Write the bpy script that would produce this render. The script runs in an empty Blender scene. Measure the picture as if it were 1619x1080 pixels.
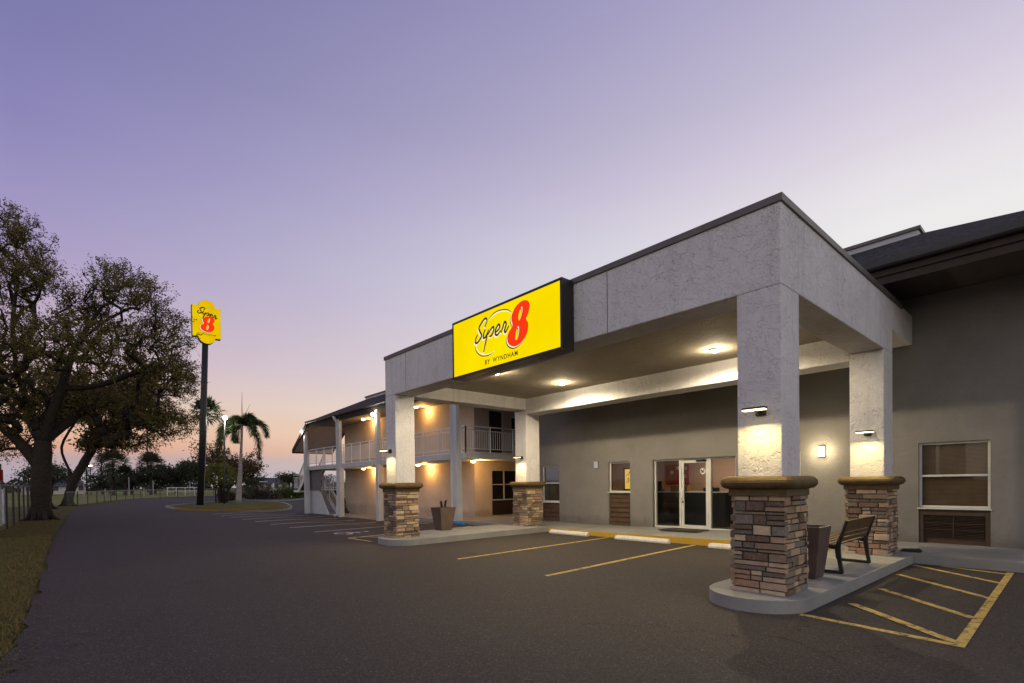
import bpy, math, random
import numpy as np
from mathutils import Vector, Matrix
from mathutils.geometry import tessellate_polygon

random.seed(7)
rng = np.random.default_rng(11)
R = math.radians
scene = bpy.context.scene
COL = scene.collection

# ------------------------------------------------------------------ camera
CAMP = Vector((2.442, -6.519, 1.56))
cam_d = bpy.data.cameras.new('camera')
cam = bpy.data.objects.new('camera', cam_d)
COL.objects.link(cam)
th, pi_, ro = 0.84938, -0.011403, 0.01159
F = Vector((-math.sin(th)*math.cos(pi_), math.cos(th)*math.cos(pi_), math.sin(pi_)))
U0 = Vector((math.sin(th)*math.sin(pi_), -math.cos(th)*math.sin(pi_), math.cos(pi_)))
R0 = Vector((math.cos(th), math.sin(th), 0))
RX = R0*math.cos(ro) - U0*math.sin(ro)
UY = R0*math.sin(ro) + U0*math.cos(ro)
m = Matrix((RX, UY, -F)).transposed().to_4x4()
m.translation = CAMP
cam.matrix_world = m
cam_d.lens = 17.775
cam_d.sensor_width = 36
cam_d.sensor_fit = 'HORIZONTAL'
cam_d.shift_y = 0.14431
cam_d.clip_start = 0.05
cam_d.clip_end = 6000
scene.camera = cam

# ------------------------------------------------------------------ exposure
scene.view_settings.view_transform = 'Standard'
scene.view_settings.look = 'None'
scene.view_settings.exposure = 0
scene.view_settings.gamma = 1
scene.cycles.max_bounces = 8
scene.cycles.transparent_max_bounces = 24
scene.cycles.caustics_reflective = False
scene.cycles.caustics_refractive = False
scene.cycles.sample_clamp_indirect = 3.0
scene.cycles.use_denoising = True


def lin(c):
    return tuple((x/255/12.92 if x/255 <= .04045 else ((x/255+.055)/1.055)**2.4) for x in c)


# ------------------------------------------------------------------ dusk sky (world)
world = bpy.data.worlds.new('World')
scene.world = world
world.use_nodes = True
nt = world.node_tree
N, LK = nt.nodes, nt.links
N.clear()
out = N.new('ShaderNodeOutputWorld')
bg = N.new('ShaderNodeBackground')
tc = N.new('ShaderNodeTexCoord')
sep = N.new('ShaderNodeSeparateXYZ')
LK.new(tc.outputs['Generated'], sep.inputs[0])


def wmath(op, a, b=None, c=None):
    n = N.new('ShaderNodeMath'); n.operation = op
    for i, v in enumerate((a, b, c)):
        if v is None: continue
        if isinstance(v, (int, float)): n.inputs[i].default_value = v
        else: LK.new(v, n.inputs[i])
    return n.outputs[0]


x2 = wmath('MULTIPLY', sep.outputs[0], sep.outputs[0])
y2 = wmath('MULTIPLY', sep.outputs[1], sep.outputs[1])
hl = wmath('SQRT', wmath('MAXIMUM', wmath('ADD', x2, y2), 1e-5))
dt = wmath('DIVIDE', wmath('ADD', wmath('MULTIPLY', sep.outputs[0], .5), wmath('MULTIPLY', sep.outputs[1], .866)), hl)
q = N.new('ShaderNodeMath'); q.operation = 'MULTIPLY_ADD'; q.use_clamp = True
LK.new(dt, q.inputs[0]); q.inputs[1].default_value = .78; q.inputs[2].default_value = .42


def wramp(stops):
    r = N.new('ShaderNodeValToRGB')
    LK.new(sep.outputs[2], r.inputs[0])
    el = r.color_ramp.elements
    while len(el) > 1: el.remove(el[-1])
    for i, (p, c) in enumerate(stops):
        e = el[0] if i == 0 else el.new(p)
        e.position = p; e.color = (*lin(c), 1)
    return r.outputs[0]


rA = wramp([(0, (160, 155, 170)), (.025, (178, 166, 177)), (.046, (188, 164, 165)), (.062, (222, 168, 144)), (.09, (230, 187, 158)),
            (.14, (222, 195, 184)), (.2, (203, 181, 195)), (.27, (186, 168, 196)), (.33, (170, 157, 196)), (.40, (156, 148, 192)),
            (.47, (141, 135, 185)), (.57, (125, 123, 173)), (.75, (104, 104, 158)), (1, (90, 92, 148))])
rB = wramp([(0, (232, 215, 198)), (.1, (244, 232, 214)), (.2, (240, 236, 229)), (.37, (236, 234, 234)), (.43, (230, 225, 231)),
            (.5, (216, 207, 223)), (.57, (198, 191, 213)), (.68, (174, 168, 201)), (.8, (145, 145, 184)), (1, (115, 118, 168))])
mx = N.new('ShaderNodeMix'); mx.data_type = 'RGBA'
LK.new(q.outputs[0], mx.inputs[0]); LK.new(rA, mx.inputs[6]); LK.new(rB, mx.inputs[7])
# thin uneven streaks of high haze, so that the dusk gradient is not perfectly even
nz = N.new('ShaderNodeTexNoise'); nz.inputs['Scale'].default_value = 2.2; nz.inputs['Detail'].default_value = 4
mp = N.new('ShaderNodeMapping'); mp.inputs['Scale'].default_value = (1, 1, 6)
LK.new(tc.outputs['Generated'], mp.inputs[0]); LK.new(mp.outputs[0], nz.inputs['Vector'])
st = wmath('MULTIPLY_ADD', nz.outputs[0], .06, .975)
vm = N.new('ShaderNodeVectorMath'); vm.operation = 'SCALE'
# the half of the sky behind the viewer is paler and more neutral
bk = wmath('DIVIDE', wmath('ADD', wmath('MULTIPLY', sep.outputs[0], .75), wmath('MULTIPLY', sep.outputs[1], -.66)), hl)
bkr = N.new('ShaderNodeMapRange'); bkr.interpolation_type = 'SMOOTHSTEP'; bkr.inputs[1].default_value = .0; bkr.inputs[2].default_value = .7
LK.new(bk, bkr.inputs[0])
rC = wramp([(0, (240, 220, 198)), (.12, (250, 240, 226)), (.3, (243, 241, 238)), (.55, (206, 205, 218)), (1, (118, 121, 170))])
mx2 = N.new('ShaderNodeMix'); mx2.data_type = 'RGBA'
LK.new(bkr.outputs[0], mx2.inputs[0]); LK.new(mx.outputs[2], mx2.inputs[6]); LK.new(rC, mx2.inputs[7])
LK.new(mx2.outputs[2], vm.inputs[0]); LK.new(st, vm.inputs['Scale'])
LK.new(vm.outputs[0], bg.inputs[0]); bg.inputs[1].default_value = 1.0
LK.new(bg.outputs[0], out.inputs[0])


# ------------------------------------------------------------------ materials
MAT = {}


class NM:
    """small node helper"""
    def __init__(s, name, rough=.7, col=(.5, .5, .5), spec=.3, metal=0):
        s.m = bpy.data.materials.new(name); s.m.use_nodes = True
        s.t = s.m.node_tree; s.n = s.t.nodes; s.l = s.t.links
        s.b = s.n['Principled BSDF']
        s.b.inputs['Base Color'].default_value = (*col, 1)
        s.b.inputs['Roughness'].default_value = rough
        s.b.inputs['Specular IOR Level'].default_value = spec
        s.b.inputs['Metallic'].default_value = metal
        s.geo = s.n.new('ShaderNodeNewGeometry')
        s.pos = s.geo.outputs['Position']
        MAT[name] = s.m

    def map(s, scale=(1, 1, 1), rot=(0, 0, 0), vec=None):
        a = s.n.new('ShaderNodeMapping'); a.inputs['Scale'].default_value = scale; a.inputs['Rotation'].default_value = rot
        s.l.new(vec or s.pos, a.inputs[0]); return a.outputs[0]

    def noise(s, scale, detail=3, rough=.5, dist=0, vec=None, out=0):
        a = s.n.new('ShaderNodeTexNoise'); a.inputs['Scale'].default_value = scale; a.inputs['Detail'].default_value = detail
        a.inputs['Roughness'].default_value = rough; a.inputs['Distortion'].default_value = dist
        s.l.new(vec or s.pos, a.inputs['Vector']); return a.outputs[out]

    def voro(s, scale, feature='F1', vec=None, out='Distance', rnd=1):
        a = s.n.new('ShaderNodeTexVoronoi'); a.feature = feature; a.inputs['Scale'].default_value = scale
        a.inputs['Randomness'].default_value = rnd
        s.l.new(vec or s.pos, a.inputs['Vector']); return a.outputs[out]

    def math(s, op, a, b=None, c=None, clamp=False):
        n = s.n.new('ShaderNodeMath'); n.operation = op; n.use_clamp = clamp
        for i, v in enumerate((a, b, c)):
            if v is None: continue
            if isinstance(v, (int, float)): n.inputs[i].default_value = v
            else: s.l.new(v, n.inputs[i])
        return n.outputs[0]

    def ramp(s, f, stops, interp='LINEAR'):
        r = s.n.new('ShaderNodeValToRGB'); r.color_ramp.interpolation = interp; s.l.new(f, r.inputs[0])
        el = r.color_ramp.elements
        while len(el) > 1: el.remove(el[-1])
        for i, (p, c) in enumerate(stops):
            e = el[0] if i == 0 else el.new(p)
            e.position = p
            if isinstance(c, (int, float)): c = (c, c, c)
            e.color = (*c, 1)
        return r.outputs[0]

    def mix(s, f, a, b, mode='MIX'):
        n = s.n.new('ShaderNodeMix'); n.data_type = 'RGBA'; n.blend_type = mode
        for i, v in ((0, f), (6, a), (7, b)):
            if isinstance(v, (int, float)): n.inputs[i].default_value = v
            elif isinstance(v, tuple): n.inputs[i].default_value = (*v, 1)
            else: s.l.new(v, n.inputs[i])
        return n.outputs[2]

    def color(s, v): s.l.new(v, s.b.inputs['Base Color'])
    def roughness(s, v): s.l.new(v, s.b.inputs['Roughness'])

    def bump(s, h, strength=.4, dist=.02, prev=None):
        n = s.n.new('ShaderNodeBump'); n.inputs['Strength'].default_value = strength; n.inputs['Distance'].default_value = dist
        s.l.new(h, n.inputs['Height'])
        if prev: s.l.new(prev, n.inputs['Normal'])
        s.l.new(n.outputs[0], s.b.inputs['Normal']); return n.outputs[0]


def plain(name, col, rough=.6, spec=.3, metal=0, var=.18, scale=3):
    k = NM(name, rough, col, spec, metal)
    a = tuple(c*(1-var) for c in col); b = tuple(min(1, c*(1+var)) for c in col)
    k.color(k.ramp(k.noise(scale, 5, .6), [(.3, a), (.7, b)]))
    return k


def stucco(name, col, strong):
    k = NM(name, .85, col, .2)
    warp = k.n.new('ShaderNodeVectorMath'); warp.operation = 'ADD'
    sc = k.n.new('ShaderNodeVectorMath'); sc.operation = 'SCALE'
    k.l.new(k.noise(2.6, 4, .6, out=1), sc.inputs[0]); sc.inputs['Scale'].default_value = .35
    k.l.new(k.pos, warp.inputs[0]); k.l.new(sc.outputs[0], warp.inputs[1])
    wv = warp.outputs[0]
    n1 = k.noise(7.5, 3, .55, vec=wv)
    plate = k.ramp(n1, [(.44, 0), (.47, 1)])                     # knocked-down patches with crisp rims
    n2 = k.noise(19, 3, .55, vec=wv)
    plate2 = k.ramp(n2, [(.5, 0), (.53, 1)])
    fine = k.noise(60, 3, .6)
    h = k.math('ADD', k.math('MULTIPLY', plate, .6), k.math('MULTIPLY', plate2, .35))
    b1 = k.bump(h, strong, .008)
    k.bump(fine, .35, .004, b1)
    # trowel cracks here and there: crevice shade the bump lacks, put into the colour
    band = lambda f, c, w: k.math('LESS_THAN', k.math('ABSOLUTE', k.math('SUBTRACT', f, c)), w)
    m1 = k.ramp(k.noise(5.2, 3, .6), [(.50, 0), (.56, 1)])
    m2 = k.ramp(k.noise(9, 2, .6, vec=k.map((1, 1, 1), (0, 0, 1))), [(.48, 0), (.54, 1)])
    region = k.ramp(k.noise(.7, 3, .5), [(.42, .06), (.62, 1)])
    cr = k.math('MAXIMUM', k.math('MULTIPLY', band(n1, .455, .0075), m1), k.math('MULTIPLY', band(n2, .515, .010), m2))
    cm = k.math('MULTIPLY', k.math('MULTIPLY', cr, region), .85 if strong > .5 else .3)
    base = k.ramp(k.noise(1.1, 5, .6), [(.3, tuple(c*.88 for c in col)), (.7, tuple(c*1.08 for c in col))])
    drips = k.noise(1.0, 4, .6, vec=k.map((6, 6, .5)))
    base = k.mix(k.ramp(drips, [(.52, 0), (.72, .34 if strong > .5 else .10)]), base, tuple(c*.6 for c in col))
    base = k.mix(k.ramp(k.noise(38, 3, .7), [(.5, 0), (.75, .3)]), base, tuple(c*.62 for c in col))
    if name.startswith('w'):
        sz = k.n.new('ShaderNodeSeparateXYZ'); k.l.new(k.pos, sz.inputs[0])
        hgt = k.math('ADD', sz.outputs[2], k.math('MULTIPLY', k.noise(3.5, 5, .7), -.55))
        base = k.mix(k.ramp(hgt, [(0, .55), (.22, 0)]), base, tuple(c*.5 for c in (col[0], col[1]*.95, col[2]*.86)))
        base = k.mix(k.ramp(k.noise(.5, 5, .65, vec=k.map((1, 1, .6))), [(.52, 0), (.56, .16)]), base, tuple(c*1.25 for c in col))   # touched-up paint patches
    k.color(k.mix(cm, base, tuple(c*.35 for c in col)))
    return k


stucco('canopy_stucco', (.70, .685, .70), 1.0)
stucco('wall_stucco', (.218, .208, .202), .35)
stucco('wing_stucco', (.58, .47, .41), .25)
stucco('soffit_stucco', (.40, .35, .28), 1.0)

k = NM('asphalt', .9, spec=.25)
sp = k.noise(48, 4, .8)
col = k.ramp(k.noise(.22, 5, .55), [(.3, (.041, .034, .032)), (.7, (.051, .043, .040))])
vc = k.voro(80, out='Color'); sx = k.n.new('ShaderNodeSeparateColor'); k.l.new(vc, sx.inputs[0])
col = k.mix(1.0, col, k.ramp(sx.outputs[0], [(0, .6), (.5, .9), (.85, 1.15), (.96, 1.9), (1, 2.8)]), 'MULTIPLY')
col = k.mix(k.ramp(sp, [(.54, 0), (.60, .5)]), col, (.085, .075, .068))            # pale aggregate
col = k.mix(k.ramp(k.noise(40, 4, .8, vec=k.map((1, 1, 1), (0, 0, .7))), [(.54, 0), (.62, .8)]), col, (.014, .012, .011))
lane = k.noise(.5, 3, .5, vec=k.map((.12, 1.3, 1)))
col = k.mix(k.ramp(lane, [(.42, 0), (.7, .12)]), col, (.075, .066, .061))          # worn wheel tracks
oil = k.math('MULTIPLY', k.ramp(k.voro(.9), [(.05, 1), (.16, 0)]), k.ramp(k.noise(.35, 2), [(.5, 0), (.6, .6)]))
col = k.mix(oil, col, (.012, .011, .011))
wv = k.n.new('ShaderNodeVectorMath'); wv.operation = 'ADD'
sc = k.n.new('ShaderNodeVectorMath'); sc.operation = 'SCALE'; k.l.new(k.noise(1.7, 4, .7, out=1), sc.inputs[0]); sc.inputs['Scale'].default_value = .9
k.l.new(k.pos, wv.inputs[0]); k.l.new(sc.outputs[0], wv.inputs[1])
crk = k.math('MULTIPLY', k.ramp(k.voro(.28, 'DISTANCE_TO_EDGE', vec=wv.outputs[0]), [(.0, 1), (.0035, 0)]), k.ramp(k.noise(.3, 2), [(.48, 0), (.56, .8)]))
col = k.mix(crk, col, (.008, .008, .008))
litter = k.ramp(k.voro(2.3), [(.012, 1), (.016, 0)])
col = k.mix(k.math('MULTIPLY', litter, .5), col, (.30, .27, .22))
k.color(col)
k.b.inputs['Roughness'].default_value = .80
k.bump(sp, .6, .008)

k = NM('concrete', .8, spec=.25)
col = k.ramp(k.noise(1.3, 6, .62), [(.3, (.22, .22, .215)), (.7, (.31, .31, .30))])
col = k.mix(k.ramp(k.noise(5, 5, .7), [(.55, 0), (.75, .5)]), col, (.2, .195, .185))
k.color(col); k.bump(k.noise(90, 3, .6), .25, .003)

k = NM('grass_soil', .95, spec=.1)
g1 = k.noise(.8, 6, .65); g2 = k.noise(26, 4, .7)
col = k.ramp(g1, [(.3, (.085, .068, .024)), (.5, (.10, .092, .028)), (.7, (.165, .125, .058))])
col = k.mix(k.ramp(g2, [(.4, 0), (.65, .6)]), col, (.065, .07, .02))
k.color(col); k.bump(g2, .8, .04)

k = NM('field_grass', .95, spec=.1)
g1 = k.noise(.05, 5, .6)
k.color(k.ramp(g1, [(.35, (.14, .155, .035)), (.65, (.22, .21, .06))]))

k = NM('yellow_paint', .7, spec=.3)
w = k.ramp(k.noise(9, 6, .75), [(.5, 1), (.62, 0)])
k.color(k.mix(k.math('MULTIPLY', w, .93), (.07, .06, .05), k.ramp(k.noise(2.5, 4), [(.3, (.50, .35, .08)), (.7, (.62, .46, .14))])))
k = NM('yellow_kerb_paint', .6, spec=.3)
k.color(k.mix(k.ramp(k.noise(14, 5, .7), [(.56, 0), (.66, .8)]), (.50, .31, .02), (.33, .31, .28)))
k = NM('white_paint', .7, spec=.3)
w = k.ramp(k.noise(7, 6, .75), [(.5, 1), (.64, 0)])
k.color(k.mix(k.math('MULTIPLY_ADD', w, .5, .45), (.07, .065, .06), (.62, .60, .57)))

k = NM('stone', .85, spec=.25)
ri = k.geo.outputs['Random Per Island']
col = k.ramp(ri, [(0, (0.144, 0.092, 0.065)), (.12, (0.316, 0.228, 0.153)), (.25, (0.441, 0.310, 0.214)), (.36, (0.163, 0.131, 0.103)), (.48, (0.499, 0.378, 0.251)), (.6, (0.268, 0.194, 0.130)),
                  (.72, (0.594, 0.466, 0.315)), (.82, (0.211, 0.184, 0.153)), (.91, (0.364, 0.213, 0.139)), (1, (0.287, 0.233, 0.167))], 'CONSTANT')
col = k.mix(k.ramp(k.noise(9, 5, .65), [(.45, 0), (.75, .45)]), col, (.16, .115, .085))
col = k.mix(k.ramp(k.noise(30, 4, .6), [(.5, 0), (.8, .35)]), col, (.5, .44, .36))
k.color(col)
b1 = k.bump(k.noise(14, 5, .6), .8, .02); k.bump(k.noise(70, 3, .6), .4, .004, b1)
plain('mortar', (.055, .045, .04), .95)
plain('stone_cap', (.105, .070, .028), .6, .3, var=.3, scale=14)
plain('dark_metal', (.03, .03, .032), .4, .4, .6)
plain('coping_metal', (.13, .115, .115), .45, .4, .3)
plain('black_frame', (.02, .018, .016), .45, .4)
plain('white_metal', (.80, .80, .80), .45, .4, var=.06)
plain('white_frame', (.60, .60, .58), .5, .35, var=.08)
plain('column_paint', (.52, .53, .56), .6, .3, var=.08, scale=2)
plain('fascia_brown', (.052, .038, .034), .7, .25)
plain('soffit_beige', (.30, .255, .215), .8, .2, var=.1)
plain('soffit_pale', (.55, .46, .38), .8, .2, var=.08)
plain('soffit_shaded', (.085, .072, .065), .85, .2, var=.1)  # darker soffit copy: the shade under the main eave put into its colour
plain('panel_grey', (.16, .15, .16), .7)
plain('tread', (.05, .048, .05), .7)
plain('gutter', (.045, .043, .045), .5, .4)
plain('blue_paint', (.05, .22, .45), .6)
plain('stop_white', (.66, .63, .58), .75, var=.12, scale=14)
plain('bench_wood', (.09, .055, .024), .6)
plain('bench_metal', (.015, .015, .017), .45, .5)
plain('planter', (.085, .06, .055), .55, .4)
plain('planter_light', (.12, .085, .070), .6, .35)
plain('dark_soil', (.03, .022, .018), .95)
plain('mat', (.05, .045, .042), .95)
plain('siding', (.085, .052, .030), .7, var=.2, scale=5)
plain('ac_dark', (.07, .045, .035), .7)
plain('blind', (.46, .29, .17), .7, var=.15)
plain('curtain', (.10, .075, .07), .9)
plain('door_dark', (.05, .03, .025), .6)
plain('interior_wall', (.66, .43, .30), .8, var=.03)
plain('interior_floor', (.22, .2, .18), .5)
plain('interior_white', (.75, .73, .70), .6)
plain('counter_black', (.012, .012, .012), .35, .5)
plain('red_board', (.38, .03, .02), .6)
plain('wood_box', (.40, .19, .06), .5)
plain('bark', (.034, .028, .024), .9, .15, var=.35, scale=9)
k = NM('faded_yellow_paint', .7); k.color(k.mix(k.ramp(k.noise(5, 5, .7), [(.48, 0), (.6, .8)]), (.27, .17, .02), (.16, .15, .12)))
plain('post_grey', (.30, .31, .31), .7)
plain('palm_trunk', (.30, .27, .25), .85, var=.25, scale=6)
plain('pole_dark', (.025, .026, .028), .45, .4, .3)
plain('sign_side', (.17, .16, .17), .5, .4)
plain('blank_grey', (.2, .2, .22), .7)
plain('far_wall', (.5, .48, .46), .8)
plain('far_roof', (.07, .07, .08), .8)
plain('screen_pale', (.42, .44, .43), .8, var=.35, scale=2)
plain('screen_dark', (.10, .11, .10), .85, var=.3, scale=2)

k = NM('shingle', .9, spec=.2)
br = k.n.new('ShaderNodeTexBrick'); br.inputs['Scale'].default_value = 1
br.inputs['Brick Width'].default_value = .3; br.inputs['Row Height'].default_value = .07; br.inputs['Mortar Size'].default_value = .008
br.inputs['Color1'].default_value = (.050, .043, .039, 1); br.inputs['Color2'].default_value = (.028, .024, .022, 1); br.inputs['Mortar'].default_value = (.02, .02, .02, 1)
sx = k.n.new('ShaderNodeSeparateXYZ'); k.l.new(k.pos, sx.inputs[0]); cx_ = k.n.new('ShaderNodeCombineXYZ')
k.l.new(sx.outputs[0], cx_.inputs[0]); k.l.new(sx.outputs[2], cx_.inputs[1]); k.l.new(cx_.outputs[0], br.inputs[0])
k.color(k.mix(k.ramp(k.noise(12, 4), [(.4, 0), (.7, .5)]), br.outputs[0], (.10, .095, .09)))
k.bump(br.outputs[1], .5, .01)


def leafmat(name, c1, c2, trans=.25):
    k = NM(name, .6, c1, .25)
    k.color(k.ramp(k.geo.outputs['Random Per Island'], [(0, c1), (.5, tuple((a+b)/2 for a, b in zip(c1, c2))), (1, c2)]))
    tr = k.n.new('ShaderNodeBsdfTranslucent'); tr.inputs[0].default_value = (*c2, 1)
    ms = k.n.new('ShaderNodeMixShader'); ms.inputs[0].default_value = trans
    k.l.new(k.b.outputs[0], ms.inputs[1]); k.l.new(tr.outputs[0], ms.inputs[2])
    k.l.new(ms.outputs[0], k.n['Material Output'].inputs[0])


leafmat('oak_leaf', (.068, .060, .014), (.20, .16, .038))
leafmat('oak_leaf_brown', (.06, .048, .014), (.15, .105, .036))
leafmat('palm_leaf', (.03, .05, .02), (.06, .085, .03))
leafmat('bush_leaf', (.06, .08, .014), (.17, .17, .02))
leafmat('hedge_leaf', (.05, .09, .018), (.10, .15, .03))
leafmat('shrub_leaf', (.04, .038, .02), (.075, .06, .03))
leafmat('far_leaf', (.035, .042, .028), (.07, .075, .045))
leafmat('grass_blade', (.075, .078, .02), (.21, .16, .065))


def emit(name, col, s):
    k = NM(name, .5, spec=0)
    k.b.inputs['Base Color'].default_value = (.0, .0, .0, 1)
    k.b.inputs['Emission Color'].default_value = (*col, 1); k.b.inputs['Emission Strength'].default_value = s
    return k


k = emit('sign_yellow', (1, .74, .0), 1.0)
k.l.new(k.ramp(k.noise(.9, 3), [(.3, (.95, .68, 0)), (.7, (1, .80, .0))]), k.b.inputs['Emission Color'])
k = emit('pylon_yellow', (1, .66, .0), .85)
k.l.new(k.ramp(k.noise(.7, 3), [(.3, (.92, .55, 0)), (.7, (1, .75, .0))]), k.b.inputs['Emission Color'])
emit('sign_red', (1, .045, .008), .95)
emit('sign_brown', (.04, .024, .010), 1)
emit('sign_white', (1, .93, .72), 1)
emit('lamp_warm', (1, .82, .5), 22)
emit('lamp_orange', (1, .62, .2), 18)
emit('lamp_white', (1, .95, .82), 30)
emit('bar_led', (1, .80, .34), 5)
emit('wall_lamp_lit', (1, .78, .42), 9)
emit('wall_lamp_dim', (.8, .72, .6), .5)  # faint glow, also added to the unlit wall lamp to whiten its shade
emit('neon_red', (.5, .05, .02), .12)
emit('far_glow', (1, .6, .25), 2.5)
emit('picture_glow', (.95, .55, .08), 1.1)  # print glows by itself, the warm lobby light put into its colour

k = NM('window_glass', .03)
tr = k.n.new('ShaderNodeBsdfTransparent'); tr.inputs[0].default_value = (.86, .88, .88, 1)
gl = k.n.new('ShaderNodeBsdfGlossy'); gl.inputs['Roughness'].default_value = .02
fr = k.n.new('ShaderNodeFresnel'); fr.inputs[0].default_value = 1.5
ms = k.n.new('ShaderNodeMixShader')
k.l.new(k.math('MULTIPLY_ADD', fr.outputs[0], .75, .0), ms.inputs[0]); k.l.new(tr.outputs[0], ms.inputs[1]); k.l.new(gl.outputs[0], ms.inputs[2])
k.l.new(ms.outputs[0], k.n['Material Output'].inputs[0])

k = NM('chain_link', .5, (.25, .27, .25), .4, .6)       # woven wire diamonds about 6 cm wide
sx = k.n.new('ShaderNodeSeparateXYZ'); k.l.new(k.pos, sx.inputs[0])
a = k.math('FRACT', k.math('MULTIPLY', k.math('ADD', sx.outputs[0], sx.outputs[2]), 16))
b = k.math('FRACT', k.math('MULTIPLY', k.math('SUBTRACT', sx.outputs[0], sx.outputs[2]), 16))
wire = k.math('MAXIMUM', k.math('LESS_THAN', a, .1), k.math('LESS_THAN', b, .1))
tr = k.n.new('ShaderNodeBsdfTransparent'); ms = k.n.new('ShaderNodeMixShader')
k.l.new(wire, ms.inputs[0]); k.l.new(tr.outputs[0], ms.inputs[1]); k.l.new(k.b.outputs[0], ms.inputs[2])
k.l.new(ms.outputs[0], k.n['Material Output'].inputs[0])


# ------------------------------------------------------------------ geometry helpers
def wloc(o):
    v = Vector((0, 0, 0))
    while o is not None:
        v += o.location; o = o.parent
    return v


class MB:
    def __init__(s): s.v = []; s.f = []; s.mi = []; s.cur = 0

    def add(s, vs, fs):
        o = len(s.v); s.v += [tuple(p) for p in vs]
        for f in fs: s.f.append(tuple(i+o for i in f)); s.mi.append(s.cur)
        return s

    def box(s, x0, x1, y0, y1, z0, z1):
        return s.add([(x0, y0, z0), (x1, y0, z0), (x1, y1, z0), (x0, y1, z0), (x0, y0, z1), (x1, y0, z1), (x1, y1, z1), (x0, y1, z1)],
                     [(3, 2, 1, 0), (4, 5, 6, 7), (0, 1, 5, 4), (1, 2, 6, 5), (2, 3, 7, 6), (3, 0, 4, 7)])

    def bar(s, p, q, w, h, up=(0, 0, 1)):
        p, q = Vector(p), Vector(q); d = (q-p).normalized(); u = Vector(up)
        r = d.cross(u)
        if r.length < 1e-4: r = d.cross(Vector((1, 0, 0)))
        r.normalize(); u = r.cross(d).normalized(); r *= w/2; u *= h/2
        vs = [p-r-u, p+r-u, p+r+u, p-r+u, q-r-u, q+r-u, q+r+u, q-r+u]
        return s.add(vs, [(0, 1, 2, 3), (7, 6, 5, 4), (0, 4, 5, 1), (1, 5, 6, 2), (2, 6, 7, 3), (3, 7, 4, 0)])

    def tube(s, pts, rad, n=8, cap=True):
        pts = [Vector(p) for p in pts]
        if isinstance(rad, (int, float)): rad = [rad]*len(pts)
        o = len(s.v); ref = None
        for i, p in enumerate(pts):
            d = (pts[min(i+1, len(pts)-1)]-pts[max(i-1, 0)])
            d = d.normalized() if d.length > 1e-6 else Vector((0, 0, 1))
            if ref is None: ref = Vector((1, 0, 0)) if abs(d.x) < .8 else Vector((0, 1, 0))
            a = d.cross(ref).normalized(); b = d.cross(a).normalized(); ref = -d.cross(a).cross(d).normalized() if False else ref
            for j in range(n):
                t = 2*math.pi*j/n
                s.v.append(tuple(p+(a*math.cos(t)+b*math.sin(t))*rad[i]))
        for i in range(len(pts)-1):
            for j in range(n):
                k2 = (j+1) % n
                s.f.append((o+i*n+j, o+i*n+k2, o+(i+1)*n+k2, o+(i+1)*n+j)); s.mi.append(s.cur)
        if cap:
            s.f.append(tuple(o+j for j in range(n))[::-1]); s.mi.append(s.cur)
            s.f.append(tuple(o+(len(pts)-1)*n+j for j in range(n))); s.mi.append(s.cur)
        return s

    def lathe(s, c, prof, n=20):
        """prof: list of (radius, z)"""
        return s.tube([(c[0], c[1], c[2]+z) for r, z in prof], [max(r, 1e-4) for r, z in prof], n) if False else s._lathe(c, prof, n)

    def _lathe(s, c, prof, n):
        o = len(s.v)
        for r, z in prof:
            for j in range(n):
                t = 2*math.pi*j/n; s.v.append((c[0]+r*math.cos(t), c[1]+r*math.sin(t), c[2]+z))
        for i in range(len(prof)-1):
            for j in range(n):
                k2 = (j+1) % n; s.f.append((o+i*n+j, o+i*n+k2, o+(i+1)*n+k2, o+(i+1)*n+j)); s.mi.append(s.cur)
        s.f.append(tuple(o+j for j in range(n))[::-1]); s.mi.append(s.cur)
        s.f.append(tuple(o+(len(prof)-1)*n+j for j in range(n))); s.mi.append(s.cur)
        return s

    def rings(s, rs):
        """list of closed rings with the same count; skins them and caps both ends"""
        n = len(rs[0]); o = len(s.v)
        for r in rs: s.v += [tuple(p) for p in r]
        for i in range(len(rs)-1):
            for j in range(n):
                k2 = (j+1) % n; s.f.append((o+i*n+j, o+i*n+k2, o+(i+1)*n+k2, o+(i+1)*n+j)); s.mi.append(s.cur)
        s.f.append(tuple(o+j for j in range(n))[::-1]); s.mi.append(s.cur)
        s.f.append(tuple(o+(len(rs)-1)*n+j for j in range(n))); s.mi.append(s.cur)
        return s

    def prism(s, poly, fn, t):
        """polygon (2-D, may be concave) mapped by fn(a,b,depth) and given thickness t"""
        n = len(poly)
        tri = tessellate_polygon([[Vector((a, b, 0)) for a, b in poly]])
        vs = [fn(a, b, 0) for a, b in poly]+[fn(a, b, t) for a, b in poly]
        fs = [tuple(x) for x in tri]+[tuple(x+n for x in reversed(x3)) for x3 in tri]
        fs += [(i, (i+1) % n, n+(i+1) % n, n+i) for i in range(n)]
        return s.add(vs, fs)

    def build(s, name, mat, parent=None, smooth=False, bevel=0, seg=2, label=None):
        me = bpy.data.meshes.new(name)
        off = wloc(parent)
        vs = np.array(s.v, dtype=np.float64)-np.array(off)
        me.from_pydata(vs.tolist(), [], s.f)
        mats = mat if isinstance(mat, (list, tuple)) else [mat]
        for mm in mats: me.materials.append(MAT[mm])
        if len(mats) > 1: me.polygons.foreach_set('material_index', s.mi)
        if smooth: me.polygons.foreach_set('use_smooth', [True]*len(me.polygons))
        me.update()
        o = bpy.data.objects.new(name, me); COL.objects.link(o)
        if parent: o.parent = parent
        if bevel:
            b = o.modifiers.new('bevel', 'BEVEL'); b.width = bevel; b.segments = seg; b.limit_method = 'ANGLE'; b.angle_limit = R(40)
        if label: o['label'] = label
        return o


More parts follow.
